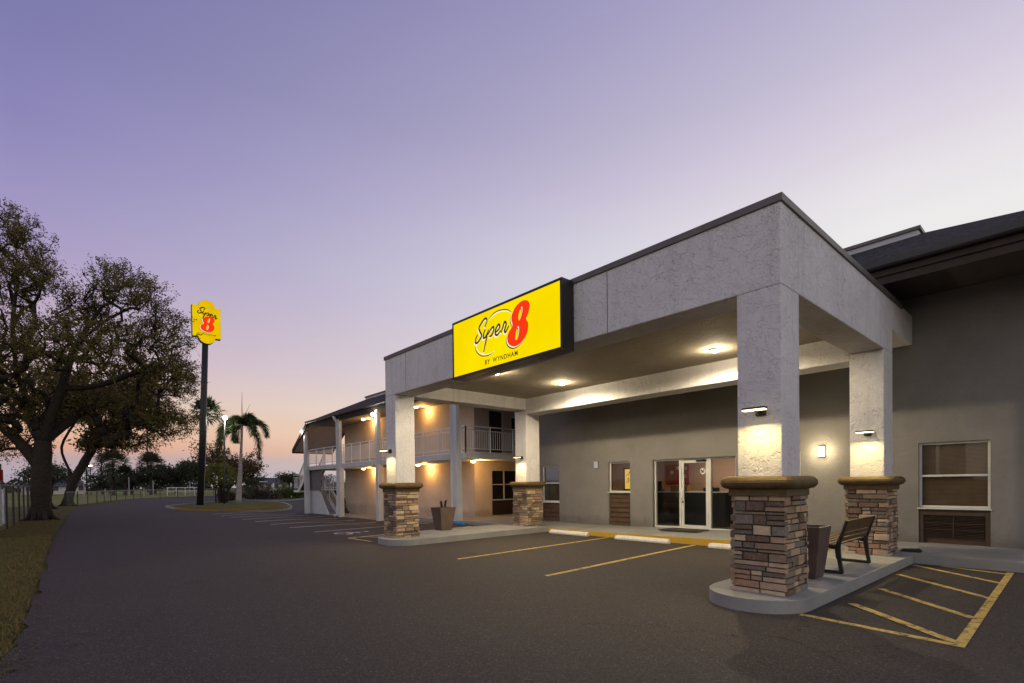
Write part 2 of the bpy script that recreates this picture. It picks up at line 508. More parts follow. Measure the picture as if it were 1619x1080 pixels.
def tag(o, label=None, cat=None, group=None, kind=None):
    if label: o['label'] = label
    if cat: o['category'] = cat
    if group: o['group'] = group
    if kind: o['kind'] = kind
    return o


def thing(name, loc, label, cat, group=None):
    o = bpy.data.objects.new(name, None); COL.objects.link(o); o.location = loc
    o.empty_display_size = .2
    return tag(o, label, cat, group)


def copy_tree(o, parent=None):
    c = o.copy(); COL.objects.link(c)
    if parent is not None: c.parent = parent
    for ch in list(o.children): copy_tree(ch, c)
    return c


def smooth01(t):
    t = min(1, max(0, t)); return t*t*(3-2*t)


def gz(x, y):
    return -.22*smooth01((-14.5-x)/5)*smooth01((y-1)/3)*smooth01((x+46)/8)


def walk_z(x, y):
    t = min(1, max(0, (x+8.6)/5.4))
    return .11+.06*t+(.02+.035*t)*max(0, min(1, (y-5)/2))


def drape(name, polys, mat, dz, step=1.0, zf=gz, kind='structure', x_rng=(-47, -13), y_rng=(0, 5)):
    """flat polygons cut along a grid where the ground dips, then laid on it"""
    import bmesh
    bm = bmesh.new()
    for poly in polys:
        tri = tessellate_polygon([[Vector((a, b, 0)) for a, b in poly]])
        vs = [bm.verts.new((a, b, 0)) for a, b in poly]
        for t3 in tri:
            try: bm.faces.new([vs[i] for i in t3])
            except ValueError: pass
    def cut(co, no):
        bmesh.ops.bisect_plane(bm, geom=bm.verts[:]+bm.edges[:]+bm.faces[:], plane_co=co, plane_no=no, dist=1e-4)
    x = x_rng[0]
    while x <= x_rng[1]+1e-6: cut((x, 0, 0), (1, 0, 0)); x += step
    y = y_rng[0]
    while y <= y_rng[1]+1e-6: cut((0, y, 0), (0, 1, 0)); y += step/2
    for v in bm.verts: v.co.z = zf(v.co.x, v.co.y)+dz
    bmesh.ops.recalc_face_normals(bm, faces=bm.faces[:])
    for f in bm.faces:
        if f.normal.z < 0: f.normal_flip()
    me = bpy.data.meshes.new(name); bm.to_mesh(me); bm.free(); me.materials.append(MAT[mat])
    o = bpy.data.objects.new(name, me); COL.objects.link(o)
    if kind: o['kind'] = kind
    return o


# ------------------------------------------------------------------ ground, asphalt, islands
drape('ground', [[(-900, -700), (400, -700), (400, 900), (-900, 900)]], 'grass_soil', -.035)
drape('field', [[(-60, -6.0), (-80, -2.4), (-91, 1.2), (-99, 9.5), (-104, 30), (-104, 300), (-500, 300), (-500, -300), (-64, -300)]], 'field_grass', -.012,
      x_rng=(0, -1), y_rng=(0, -1))
ASPH = [(14, -6.95)]
xx = 12.0
edge = [(14, -6.95), (2, -6.94), (-4.15, -6.95), (-6.7, -6.9), (-9.6, -6.87), (-13.1, -6.88), (-20.2, -6.84), (-33.6, -6.55), (-43.6, -6.3), (-52.8, -5.6), (-57.8, -4.4),
        (-77.7, -.8), (-88.4, 2.4), (-96, 9.8), (-98, 24)]
ASPH = []
for (x0, y0), (x1, y1) in zip(edge[:-1], edge[1:]):          # ragged verge edge
    n = max(1, int(math.hypot(x1-x0, y1-y0)/.22)) if x0 > -40 else 3
    for i in range(n):
        t = i/n; j = random.uniform(-.035, .035) if x0 > -40 else 0
        ASPH.append((x0+(x1-x0)*t, y0+(y1-y0)*t+j+.03*math.sin((x0+(x1-x0)*t)*2.1)))
ASPH += [(-98, 24), (-78, 19), (-66, 14.6), (-56, 16.6), (-46, 24), (-46, 32), (14, 32)]
drape('asphalt', [ASPH], 'asphalt', 0)

def outline_slab(name, pts, z0, z1, mat, bevel=.02, sides=None, zf=None):
    n = len(pts)
    mb = MB()
    mb.rings([[(a, b, z0) for a, b in pts], [(a, b, z1 if zf is None else zf(a, b)) for a, b in pts]])
    # tidy caps: the n-gon caps are replaced by triangles
    mb.f = mb.f[:-2]; mb.mi = mb.mi[:-2]
    for t3 in tessellate_polygon([[Vector((a, b, 0)) for a, b in pts]]):
        a, b, c = [pts[i] for i in t3]
        ccw = (b[0]-a[0])*(c[1]-a[1])-(b[1]-a[1])*(c[0]-a[0]) > 0
        mb.f.append(tuple(i+n for i in (t3 if ccw else t3[::-1]))); mb.mi.append(0)
    o = mb.build(name, mat, bevel=bevel)
    tag(o, kind='structure')
    return o


def arc(cx, cy, r, a0, a1, n, ry=None):
    return [(cx+r*math.cos(R(a0+(a1-a0)*i/n)), cy+(ry or r)*math.sin(R(a0+(a1-a0)*i/n))) for i in range(n+1)]


# island under the right-hand pillars
P1 = arc(-.33, .12, .60, 180, 360, 20, .60)+[(.29, 1.8), (.33, 5.19), (-1.0, 5.19), (-1.0, .5)]
P1[0] = (-.94, .12)
outline_slab('pillar_island', [(-.94, .12)]+P1[1:21]+[(.29, 1.8), (.33, 5.19), (-.96, 5.19), (-.95, 2.5)], -.05, .16, 'concrete')
P2 = arc(-9.50, .02, .44, 180, 270, 8, .5)+arc(-9.32, .02, .42, 270, 360, 8, .5)+[(-8.95, 1.3), (-9.05, 3.4), (-8.99, 5.04), (-11.0, 5.04), (-11.0, 3.0), (-10.5, 1.2)]
P2 = [(-10.95, 5.04), (-10.93, 2.6), (-10.75, 1.2)]+arc(-9.75, .25, .72, 180, 270, 10, .62)+arc(-9.55, .25, .62, 270, 350, 8, .62)+[(-8.96, 1.2), (-9.02, 3.2), (-8.99, 5.04)]
outline_slab('pillar_island', P2, -.05, .16, 'concrete')

mb = MB()
for x, y in ((-.94, 2.0), (-.94, 3.6)):
    mb.box(x+.01, .285+.012*(y-1.8), y-.004, y+.004, .150, .1615)
mb.build('slab_joint', 'mortar')['kind'] = 'structure'
# walkway along the front wall (slightly rising to the door), with its yellow kerb
def sheet_grid(name, x0, x1, y0, y1, nx, ny, zf, mat, skirt=.3):
    mb = MB()
    vs = []; fs = []
    for j in range(ny+1):
        for i in range(nx+1):
            x = x0+(x1-x0)*i/nx; y = y0+(y1-y0)*j/ny; vs.append((x, y, zf(x, y)))
    for j in range(ny):
        for i in range(nx):
            a = j*(nx+1)+i; fs.append((a, a+1, a+nx+2, a+nx+1))
    o = len(vs)
    for i in range(nx+1):
        x, y, z = vs[i]; vs.append((x, y, z-skirt))
    for i in range(nx): fs.append((i+1, i, o+i, o+i+1))
    e = len(vs)
    for j in range(ny+1):
        x, y, z = vs[j*(nx+1)]; vs.append((x, y, z-skirt))
    for j in range(ny): fs.append((j*(nx+1), (j+1)*(nx+1), e+j+1, e+j))
    e = len(vs)
    for j in range(ny+1):
        x, y, z = vs[j*(nx+1)+nx]; vs.append((x, y, z-skirt))
    for j in range(ny): fs.append(((j+1)*(nx+1)+nx, j*(nx+1)+nx, e+j, e+j+1))
    mb.add(vs, fs)
    return tag(mb.build(name, mat), kind='structure')


sheet_grid('walkway', -17.2, -8.99, 5.04, 7.6, 24, 6, lambda x, y: walk_z(x, y) if y < 7 else walk_z(x, 7), 'concrete')
sheet_grid('walkway', -8.988, -.961, 5.08, 7.2, 24, 6, walk_z, 'concrete')
sheet_grid('walkway', -.959, 3.2, 5.195, 7.2, 10, 6, lambda x, y: walk_z(x, y)-.01, 'concrete')
sheet_grid('walkway', -15.38, -12.3, 7.604, 14, 8, 10, lambda x, y: walk_z(-13, 7), 'concrete')
sheet_grid('walkway', -31.2, -17.21, 5.25, 8.0, 30, 5, lambda x, y: gz(x, y)+.02, 'concrete', .1)
mb = MB()
n = 40
for i in range(n):
    xa = -8.988+(-.965+8.988)*i/n; xb = -8.988+(-.965+8.988)*(i+1)/n
    za, zb = walk_z(xa, 5)+.003, walk_z(xb, 5)+.003
    mb.add([(xa, 5.04, -.1), (xb, 5.04, -.1), (xb, 5.04, zb), (xa, 5.04, za), (xa, 5.078, za), (xb, 5.078, zb)], [(0, 1, 2, 3), (3, 2, 5, 4)])
tag(mb.build('yellow_kerb', 'yellow_kerb_paint'), kind='structure')

# raised asphalt next to the right-hand walkway is flush with it: a low concrete apron edge
# palm island
ISL = [(-45.6, -.58), (-44.3, -.95), (-40.9, -.95), (-37.5, -.85), (-35.3, -.45), (-34.2, .6), (-34.15, 2.2), (-35.0, 4.56), (-36.8, 6.0), (-38.9, 6.8), (-42, 7.6),
       (-45.7, 8.0), (-52.5, 7.4), (-54.3, 4.4), (-50.6, 1.7), (-47, .1)]


def chaikin(p, k=2):
    for _ in range(k):
        q2 = []
        for i in range(len(p)):
            a, b = p[i], p[(i+1) % len(p)]
            q2 += [(a[0]*.75+b[0]*.25, a[1]*.75+b[1]*.25), (a[0]*.25+b[0]*.75, a[1]*.25+b[1]*.75)]
        p = q2
    return p


def kerb_ring(name, pts, w, z, mat):
    n = len(pts); c = [sum(p[i] for p in pts)/n for i in (0, 1)]
    mb = MB(); ring = []
    inner = []
    for i, p in enumerate(pts):
        a, b = pts[i-1], pts[(i+1) % n]; dx, dy = b[0]-a[0], b[1]-a[1]; l = math.hypot(dx, dy)
        nx, ny = -dy/l, dx/l
        if (c[0]-p[0])*nx+(c[1]-p[1])*ny < 0: nx, ny = -nx, -ny
        inner.append((p[0]+nx*w, p[1]+ny*w))
    z0 = -.06
    for i in range(n):
        j = (i+1) % n; a, b, c1, d = pts[i], pts[j], inner[j], inner[i]
        zo = [gz(*a), gz(*b)]
        mb.add([(a[0], a[1], z0+zo[0]), (b[0], b[1], z0+zo[1]), (b[0], b[1], z+zo[1]), (a[0], a[1], z+zo[0]), (c1[0], c1[1], z+zo[1]), (d[0], d[1], z+zo[0]),
                (c1[0], c1[1], z0+zo[1]), (d[0], d[1], z0+zo[0])], [(0, 1, 2, 3), (3, 2, 4, 5), (5, 4, 6, 7)])
    tag(mb.build(name, mat), kind='structure')
    return inner


SI = chaikin(ISL)
inn = kerb_ring('palm_island_kerb', SI, .15, .15, 'concrete')
drape('palm_island_grass', [inn], 'grass_soil', .12)
# yellow paint on the near side of that kerb
mb = MB()
sel = [p for p in SI if p[0] > -40.5 and p[1] < 5.5 and p[0] > -43]
sel = SI
for i in range(len(SI)):
    a, b = SI[i], SI[(i+1) % len(SI)]
    if min(a[0], b[0]) > -40.2 and max(a[1], b[1]) < 6.2:
        dx, dy = b[0]-a[0], b[1]-a[1]; l = math.hypot(dx, dy); nx, ny = dy/l*.004, -dx/l*.004
        mb.add([(a[0]+nx, a[1]+ny, -.02), (b[0]+nx, b[1]+ny, -.02), (b[0]+nx, b[1]+ny, .154), (a[0]+nx, a[1]+ny, .154), (a[0]-nx*25, a[1]-ny*25, .154), (b[0]-nx*25, b[1]-ny*25, .154)],
               [(0, 1, 2, 3), (3, 2, 5, 4)])
tag(mb.build('yellow_kerb', 'faded_yellow_paint'), kind='structure')
# second grass strip farther back
P3 = chaikin([(-53, 9.5), (-54.6, 12.4), (-60, 15.6), (-66, 14.2), (-68, 10), (-62, 8.6), (-56, 8.4)])
inn = kerb_ring('verge_kerb', P3, .15, .12, 'concrete')
drape('verge_grass', [inn], 'grass_soil', .1)


# ------------------------------------------------------------------ painted markings
def stripe(p, q, w):
    dx, dy = q[0]-p[0], q[1]-p[1]; l = math.hypot(dx, dy); nx, ny = -dy/l*w/2, dx/l*w/2
    n = max(1, int(l/1.2)); L1, L2 = [], []
    for i in range(n+1):
        t = i/n
        j = .006
        L1.append((p[0]+dx*t+nx*(1+random.uniform(-j, j)*8), p[1]+dy*t+ny*(1+random.uniform(-j, j)*8)))
        L2.append((p[0]+dx*t-nx*(1+random.uniform(-j, j)*8), p[1]+dy*t-ny*(1+random.uniform(-j, j)*8)))
    return L1+L2[::-1]


NX = dict(x_rng=(0, -1), y_rng=(0, -1))
drape('parking_line', [stripe((-6.19, -.45), (-6.5, 4.98), .10)], 'yellow_paint', .004, **NX)
drape('parking_line', [stripe((-3.55, -.5), (-3.9, 4.98), .10)], 'yellow_paint', .004, **NX)
drape('hatched_marking', [stripe((.25, -.15), (1.62, -.30), .10)], 'yellow_paint', .004, **NX)
drape('hatched_marking', [stripe((1.66, -.37), (1.62, 5.05), .085)], 'yellow_paint', .006, **NX)
drape('hatched_marking', [stripe((.5, .84), (1.62, -.22), .11)], 'yellow_paint', .008, **NX)
for a, b in (((.50, 2.15), (1.62, 1.02)), ((.40, 3.66), (1.62, 2.42)), ((.37, 4.95), (1.62, 3.8)), ((.72, 5.15), (1.62, 4.85))):
    drape('hatched_marking', [stripe(a, b, .10)], 'yellow_paint', .004, **NX)
for x in (-17.25, -19.55, -21.9, -24.1, -26.3, -28.5, -30.7):
    drape('parking_line', [stripe((x, -.3), (x-.35, 4.5), .13)], 'white_paint', .004, step=.5)
# accessible bay and its aisle
for a, b in (((-11.98, -.3), (-10.6, -.24)), ((-11.98, -.3), (-12.5, 4.6)), ((-11.0, 1.0), (-12.1, -.1)), ((-11.1, 2.4), (-12.2, 1.3)), ((-11.1, 3.8), (-12.3, 2.7)), ((-14.75, -.3), (-15.2, 4.5))):
    drape('aisle_marking', [stripe(a, b, .10)], 'white_paint' if b[0] < -12.4 else 'yellow_paint', .004 if a[0] != -11.0 else .007, step=.5)
# wheelchair symbol
sy = []
for t0, t1 in ((20, 140), (140, 260), (260, 340)):
    A = arc(-13.6, .25, .32, t0, t1, 8); B = arc(-13.6, .25, .24, t0, t1, 8)
    sy.append(A+B[::-1])
sy += [stripe((-13.6, .3), (-13.55, .85), .08), stripe((-13.55, .62), (-13.2, .62), .07), stripe((-13.6, .34), (-13.15, .34), .08), stripe((-13.15, .34), (-13.0, .05), .08), arc(-13.55, 1.0, .09, 0, 330, 10)]
drape('wheelchair_marking', sy, 'white_paint', .004, step=.5)

# ------------------------------------------------------------------ canopy over the drive
CL, CD, CT, CB = -10.127, 4.695, 5.007, 3.945
canopy = thing('entrance_canopy', (CL/2, 2.65, 0), 'grey stucco flat-roofed canopy on four stone-based pillars over the entrance drive', 'canopy')


def rough_box(mb, x0, x1, y0, y1, z0, z1): mb.box(x0, x1, y0, y1, z0, z1)


mb = MB()
mb.box(CL, 0, 0, .576, CB, CT)                       # front beam
mb.box(CL+.535+.0, -.543, 4.70, 5.303, 3.81, CT-.3)      # rear beam
mb.build('beam', 'canopy_stucco', canopy, bevel=.015)
mb = MB()
mb.box(-.543, 0, .576, 5.303, CB, CT).box(-.543, 0, 5.303, 6.975, 4.40, CT)
mb.build('beam', 'canopy_stucco', canopy, bevel=.015)
mb = MB()
mb.box(CL, CL+.535, .576, 5.303, CB, CT).box(CL, CL+.535, 5.303, 6.975, 4.40, CT)
mb.build('beam', 'canopy_stucco', canopy, bevel=.015)
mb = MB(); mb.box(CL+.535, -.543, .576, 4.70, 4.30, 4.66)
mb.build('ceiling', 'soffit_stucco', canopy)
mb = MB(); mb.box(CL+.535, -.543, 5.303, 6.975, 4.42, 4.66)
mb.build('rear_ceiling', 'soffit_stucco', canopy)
mb = MB()                                             # metal coping round the parapet
o_ = .025
mb.box(CL-o_, o_, -o_, .20, CT-.075, CT+.02)
mb.box(-.20, o_, .20, 6.0, CT-.075, CT+.02)
mb.box(CL-o_, CL+.2, .20, 6.0, CT-.075, CT+.02)
mb.build('coping', 'coping_metal', canopy, bevel=.006)
for xj in (-9.02, -2.62):
    mb = MB(); mb.box(xj, xj+.012, -.003, .0, CB, CT-.08); mb.build('control_joint', 'coping_metal', canopy)


def stone_face(mb, origin, du, nrm, width, z0, z1, rnd, wrapL, wrapR):
    """courses of ledge stones on one face; du = unit along the face, nrm = outward"""
    z = z0
    O, du, nrm = Vector(origin), Vector(du), Vector(nrm)
    while z < z1-.015:
        h = rnd.choice([.04, .06, .075, .085, .095, .11, .13])
        if z+h > z1-.04: h = z1-z
        x = 0.0
        while x < width-1e-4:
            w = rnd.uniform(.13, .40)*(1.15 if h < .07 else .85)
            if h > .12: w = rnd.uniform(.14, .26)
            if x+w > width-.09: w = width-x
            rows = [(z, h)]
            if h >= .10 and rnd.random() < .5: rows = [(z, h*.5), (z+h*.5, h*.5)]
            for (zz, hh) in rows:
                g = .0055
                d = rnd.uniform(.008, .044)
                x0, x1 = x+g*(x > 0), x+w-g*(x+w < width-1e-3)
                if x == 0: x0 -= (d if wrapL else 0)
                if x+w >= width-1e-3: x1 += (d if wrapR else 0)
                j = lambda s=.006: rnd.uniform(-s, s)
                c = [O+du*(x0+abs(j())*(x > 0))+Vector((0, 0, zz+g+abs(j(.004)))), O+du*(x1-abs(j()))+Vector((0, 0, zz+g+abs(j(.004)))), O+du*(x1-abs(j()))+Vector((0, 0, zz+hh-g-abs(j(.004)))),
                     O+du*(x0+abs(j())*(x > 0))+Vector((0, 0, zz+hh-g-abs(j(.004))))]
                ctr = sum(c, Vector())/4
                back = [p-nrm*.02 for p in c]
                front = [p+nrm*(d*.72+j(.003)) for p in c]
                ins = [ctr+(p-ctr)*.86+nrm*(d+j(.004)) for p in c]
                vs = back+front+ins
                fs = []
                for a, b in ((0, 4), (4, 8)):
                    for i in range(4): k2 = (i+1) % 4; fs.append((a+i, a+k2, b+k2, b+i))
                fs.append((8, 9, 10, 11))
                mb.add(vs, fs)
            x += w
        z += h
    return mb


def make_pillar(x0, x1, y0, y1, seed, ztop, name_label):
    """returns the shaft part with stone base and cap as sub-parts (centre of the shaft given by the box)"""
    rnd = random.Random(seed)
    mb = MB(); mb.box(x0, x1, y0, y1, 1.40, ztop)
    sh = mb.build('pillar', 'canopy_stucco', canopy, bevel=.012, label=name_label)
    e = .035; z0, z1 = .15, 1.375
    X0, X1, Y0, Y1 = x0-e, x1+e, y0-e, y1+e
    mb = MB(); mb.box(X0, X1, Y0, Y1, z0, z1-.001)
    core = mb.build('stone_base', 'mortar', sh)
    mb = MB()
    stone_face(mb, (X0, Y0, 0), (1, 0, 0), (0, -1, 0), X1-X0, z0, z1, rnd, True, True)
    stone_face(mb, (X1, Y0, 0), (0, 1, 0), (1, 0, 0), Y1-Y0, z0, z1, rnd, False, True)
    stone_face(mb, (X1, Y1, 0), (-1, 0, 0), (0, 1, 0), X1-X0, z0, z1, rnd, True, True)
    stone_face(mb, (X0, Y1, 0), (0, -1, 0), (-1, 0, 0), Y1-Y0, z0, z1, rnd, False, True)
    st = mb.build('stone_veneer', 'stone', sh)
    # cap: a square neck and a bull-nosed slab with rounded plan corners
    mb = MB()
    def rr(off, rad, z):
        pts = []
        for cxx, cyy, a0 in ((x1+off-rad, y1+off-rad, 0), (x0-off+rad, y1+off-rad, 90), (x0-off+rad, y0-off+rad, 180), (x1+off-rad, y0-off+rad, 270)):
            for i in range(5): a = R(a0+90*i/4); pts.append((cxx+rad*math.cos(a), cyy+rad*math.sin(a), z))
        return pts
    mb.rings([rr(.085, .012, 1.37), rr(.085, .012, 1.455)])
    prof = []
    for i in range(9):
        a = R(-90+180*i/8); prof.append((.10+.082*math.cos(a), 1.535+.080*math.sin(a)))
    rg = [rr(o2, .07+.03*(o2-.1)/.08, z) for o2, z in prof]
    mb.rings(rg)
    mb.build('cap', 'stone_cap', sh, bevel=0)
    return sh


make_pillar(-.543, 0, 0, .576, 1, CB, 'pillar nearest the camera, its lamp on the drive side, planter and bench behind it')
make_pillar(-.543, 0, 4.695, 5.303, 2, CB, 'pillar behind the bench, close to the right-hand window')
make_pillar(CL, CL+.535, 0, .576, 3, CB, 'far left pillar at the outer corner of the drive')
make_pillar(CL, CL+.535, 4.695, 5.303, 4, CB, 'far pillar nearest the building wall')

# wall lamps on the pillars (LED bar on a stem, thrown forward of the face)
def led_fixture(x, y, z, label, power):
    t = thing('pillar_light', (x, y, z), label, 'light', 'LED bar lights on the pillars')
    mb = MB(); mb.box(x-.06, x+.06, y-.035, y+.0, z-.06, z+.04); mb.tube([(x, y-.03, z-.02), (x, y-.12, z-.04), (x, y-.19, z-.01)], .016, 8)
    mb.build('bracket', 'black_frame', t, bevel=.006)
    mb = MB(); mb.box(x-.14, x+.14, y-.245, y-.155, z, z+.026)
    mb.build('head', 'black_frame', t, bevel=.008)
    mb = MB(); mb.box(x-.13, x+.13, y-.252, y-.165, z-.014, z-.001)
    mb.build('led_strip', 'bar_led', t)
    l = bpy.data.lights.new('pillar_lamp', 'AREA'); l.shape = 'RECTANGLE'; l.size = .28; l.size_y = .08; l.energy = power; l.color = (1, .76, .30); l.spread = R(165)
    lo = bpy.data.objects.new('pillar_lamp', l); COL.objects.link(lo); lo.parent = t
    lo.location = (0, -.20, -.03); lo.rotation_euler = (R(-26), 0, 0)
    return t


led_fixture(-.24, -.001, 2.43, 'small black LED bar light on the near pillar, throwing light down its drive side', 18)
led_fixture(-.25, 4.694, 2.43, 'small black LED bar light on the pillar behind the bench', 18)
led_fixture(-9.87, -.001, 2.47, 'small black LED bar light on the far outer pillar beside the drive', 18)
led_fixture(-9.80, 4.694, 2.41, 'small black LED bar light on the far pillar nearest the building wall', 18)

for x, y, lab, pw in ((-7.12, 1.43, 'round recessed downlight in the canopy ceiling just below the yellow sign', 265), (-7.03, 3.68, 'round recessed downlight in the canopy ceiling near the far end of the rear beam', 265),
                      (-2.65, 3.62, 'round recessed downlight in the canopy ceiling nearest the camera', 320)):
    t = thing('downlight', (x, y, 4.30), lab, 'ceiling light', 'recessed lights in the canopy ceiling')
    mb = MB(); mb._lathe((x, y, 4.272), [(.085, .001), (.115, 0), (.118, .012), (.10, .028)], 24); mb.build('trim_ring', 'white_metal', t, smooth=True)
    mb = MB(); mb._lathe((x, y, 4.262), [(.02, -.035), (.06, -.022), (.085, .009)], 20); mb.build('lens', 'lamp_warm', t, smooth=True)
    l = bpy.data.lights.new('downlight_lamp', 'POINT'); l.energy = pw*.16; l.color = (1, .82, .54); l.shadow_soft_size = .06
    lo = bpy.data.objects.new('downlight_lamp', l); COL.objects.link(lo); lo.parent = t; lo.location = (0, 0, -.11)
    l = bpy.data.lights.new('downlight_spot', 'SPOT'); l.energy = pw*2.1; l.color = (1, .82, .54); l.spot_size = R(174); l.spot_blend = .35; l.shadow_soft_size = .07
    lo = bpy.data.objects.new('downlight_spot', l); COL.objects.link(lo); lo.parent = t; lo.location = (0, 0, -.07)

# ------------------------------------------------------------------ sign lettering
def catmull(p, k=6):
    p = [Vector((a, b, 0)) for a, b in p]
    o = []
    for i in range(len(p)-1):
        p0, p1, p2, p3 = p[max(i-1, 0)], p[i], p[i+1], p[min(i+2, len(p)-1)]
        for j in range(k):
            t = j/k
            o.append(.5*((2*p1)+(-p0+p2)*t+(2*p0-5*p1+4*p2-p3)*t*t+(-p0+3*p1-3*p2+p3)*t*t*t))
    o.append(p[-1]); return [(v.x, v.y) for v in o]


def stroke_poly(p, w, taper=(.7, .7), k=6):
    """thick stroke along a smooth line, as one strip of quads: returns list of quads"""
    c = catmull(p, k) if len(p) > 2 else [p[0], ((p[0][0]+p[1][0])/2, (p[0][1]+p[1][1])/2), p[1]]
    n = len(c); L, Rr = [], []
    for i in range(n):
        a, b = c[max(i-1, 0)], c[min(i+1, n-1)]; dx, dy = b[0]-a[0], b[1]-a[1]; l = math.hypot(dx, dy) or 1
        t = i/(n-1); ww = w/2*min(1, taper[0]+(1-taper[0])*t*5, taper[1]+(1-taper[1])*(1-t)*5)
        L.append((c[i][0]-dy/l*ww, c[i][1]+dx/l*ww)); Rr.append((c[i][0]+dy/l*ww, c[i][1]-dx/l*ww))
    return [(L[i], L[i+1], Rr[i+1], Rr[i]) for i in range(n-1)]


G_ = dict(
    S=[(-5.384, 4.642), (-5.316, 4.748), (-5.337, 4.802), (-5.404, 4.798), (-5.499, 4.738), (-5.569, 4.665), (-5.537, 4.587), (-5.488, 4.5), (-5.551, 4.43), (-5.633, 4.385), (-5.695, 4.406), (-5.682, 4.473), (-5.618, 4.55)],
    u=[(-5.367, 4.596), (-5.423, 4.513), (-5.433, 4.449), (-5.388, 4.433), (-5.321, 4.482), (-5.269, 4.557)],
    p=[(-5.269, 4.575), (-5.432, 4.162)],
    p2=[(-5.290, 4.47), (-5.171, 4.57), (-5.11, 4.579), (-5.112, 4.509), (-5.178, 4.432), (-5.248, 4.43)],
    e=[(-5.045, 4.462), (-4.955, 4.500), (-4.925, 4.558), (-4.965, 4.592), (-5.040, 4.525), (-5.060, 4.438), (-5.000, 4.400), (-4.900, 4.462)],
    r=[(-4.895, 4.417), (-4.835, 4.51), (-4.779, 4.598), (-4.738, 4.545), (-4.785, 4.437), (-4.756, 4.400), (-4.658, 4.496)])
UP = [(-5.265, 4.77), (-5.144, 4.827), (-5.016, 4.855), (-4.891, 4.848), (-4.768, 4.825), (-4.668, 4.785), (-4.571, 4.712)]
LO = [(-5.704, 4.33), (-5.682, 4.248), (-5.603, 4.161), (-5.49, 4.1), (-5.378, 4.078), (-5.245, 4.074), (-5.126, 4.107)]
E8 = [(-4.197, 4.84), (-4.133, 4.81), (-4.094, 4.743), (-4.099, 4.67), (-4.137, 4.58), (-4.189, 4.506), (-4.143, 4.432), (-4.137, 4.343), (-4.17, 4.239), (-4.255, 4.157), (-4.35, 4.102), (-4.446, 4.078), (-4.542, 4.085), (-4.64, 4.132), (-4.699, 4.203), (-4.707, 4.297), (-4.666, 4.378), (-4.585, 4.438), (-4.559, 4.496), (-4.583, 4.566), (-4.581, 4.657), (-4.531, 4.734), (-4.452, 4.803), (-4.337, 4.847), (-4.252, 4.852)]
H1 = [(-4.291, 4.749), (-4.287, 4.682), (-4.313, 4.6), (-4.352, 4.534), (-4.384, 4.527), (-4.395, 4.571), (-4.378, 4.655), (-4.329, 4.731)]
H2 = [(-4.397, 4.425), (-4.379, 4.363), (-4.394, 4.277), (-4.424, 4.207), (-4.453, 4.182), (-4.482, 4.207), (-4.477, 4.283), (-4.44, 4.39)]


def closed_smooth(p, k=4):
    n = len(p); q2 = []
    P = [Vector((a, b, 0)) for a, b in p]
    for i in range(n):
        p0, p1, p2, p3 = P[i-1], P[i], P[(i+1) % n], P[(i+2) % n]
        for j in range(k):
            t = j/k; v = .5*((2*p1)+(-p0+p2)*t+(2*p0-5*p1+4*p2-p3)*t*t+(-p0+3*p1-3*p2+p3)*t*t*t)
            q2.append((v.x, v.y))
    return q2


def poly_holes(mb, outer, holes, fn):
    loops = [outer]+holes
    flat = [p for l in loops for p in l]
    tri = tessellate_polygon([[Vector((a, b, 0)) for a, b in l] for l in loops])
    mb.add([fn(a, b) for a, b in flat], [tuple(t) for t in tri])


def text_mesh(body, fn, x0, x1, zb, zt, mb):
    """built-in sans lettering fitted into a box"""
    cu = bpy.data.curves.new('lettering', 'FONT'); cu.body = body; cu.space_character = 1.25; cu.offset = .018; cu.resolution_u = 3
    ob = bpy.data.objects.new('lettering', cu); COL.objects.link(ob)
    dg = bpy.context.evaluated_depsgraph_get(); dg.update()
    me = bpy.data.meshes.new_from_object(ob.evaluated_get(dg))
    co = [v.co for v in me.vertices]
    ax, bx = min(c.x for c in co), max(c.x for c in co); ay, by = min(c.y for c in co), max(c.y for c in co)
    vs = [fn(x0+(c.x-ax)/(bx-ax)*(x1-x0), zb+(c.y-ay)/(by-ay)*(zt-zb)) for c in co]
    mb.add(vs, [tuple(p.vertices) for p in me.polygons])
    bpy.data.objects.remove(ob); bpy.data.curves.remove(cu); bpy.data.meshes.remove(me)


def quads(mb, polys, fn):
    for p in polys: mb.add([fn(a, b) for a, b in p], [(0, 1, 2, 3)])


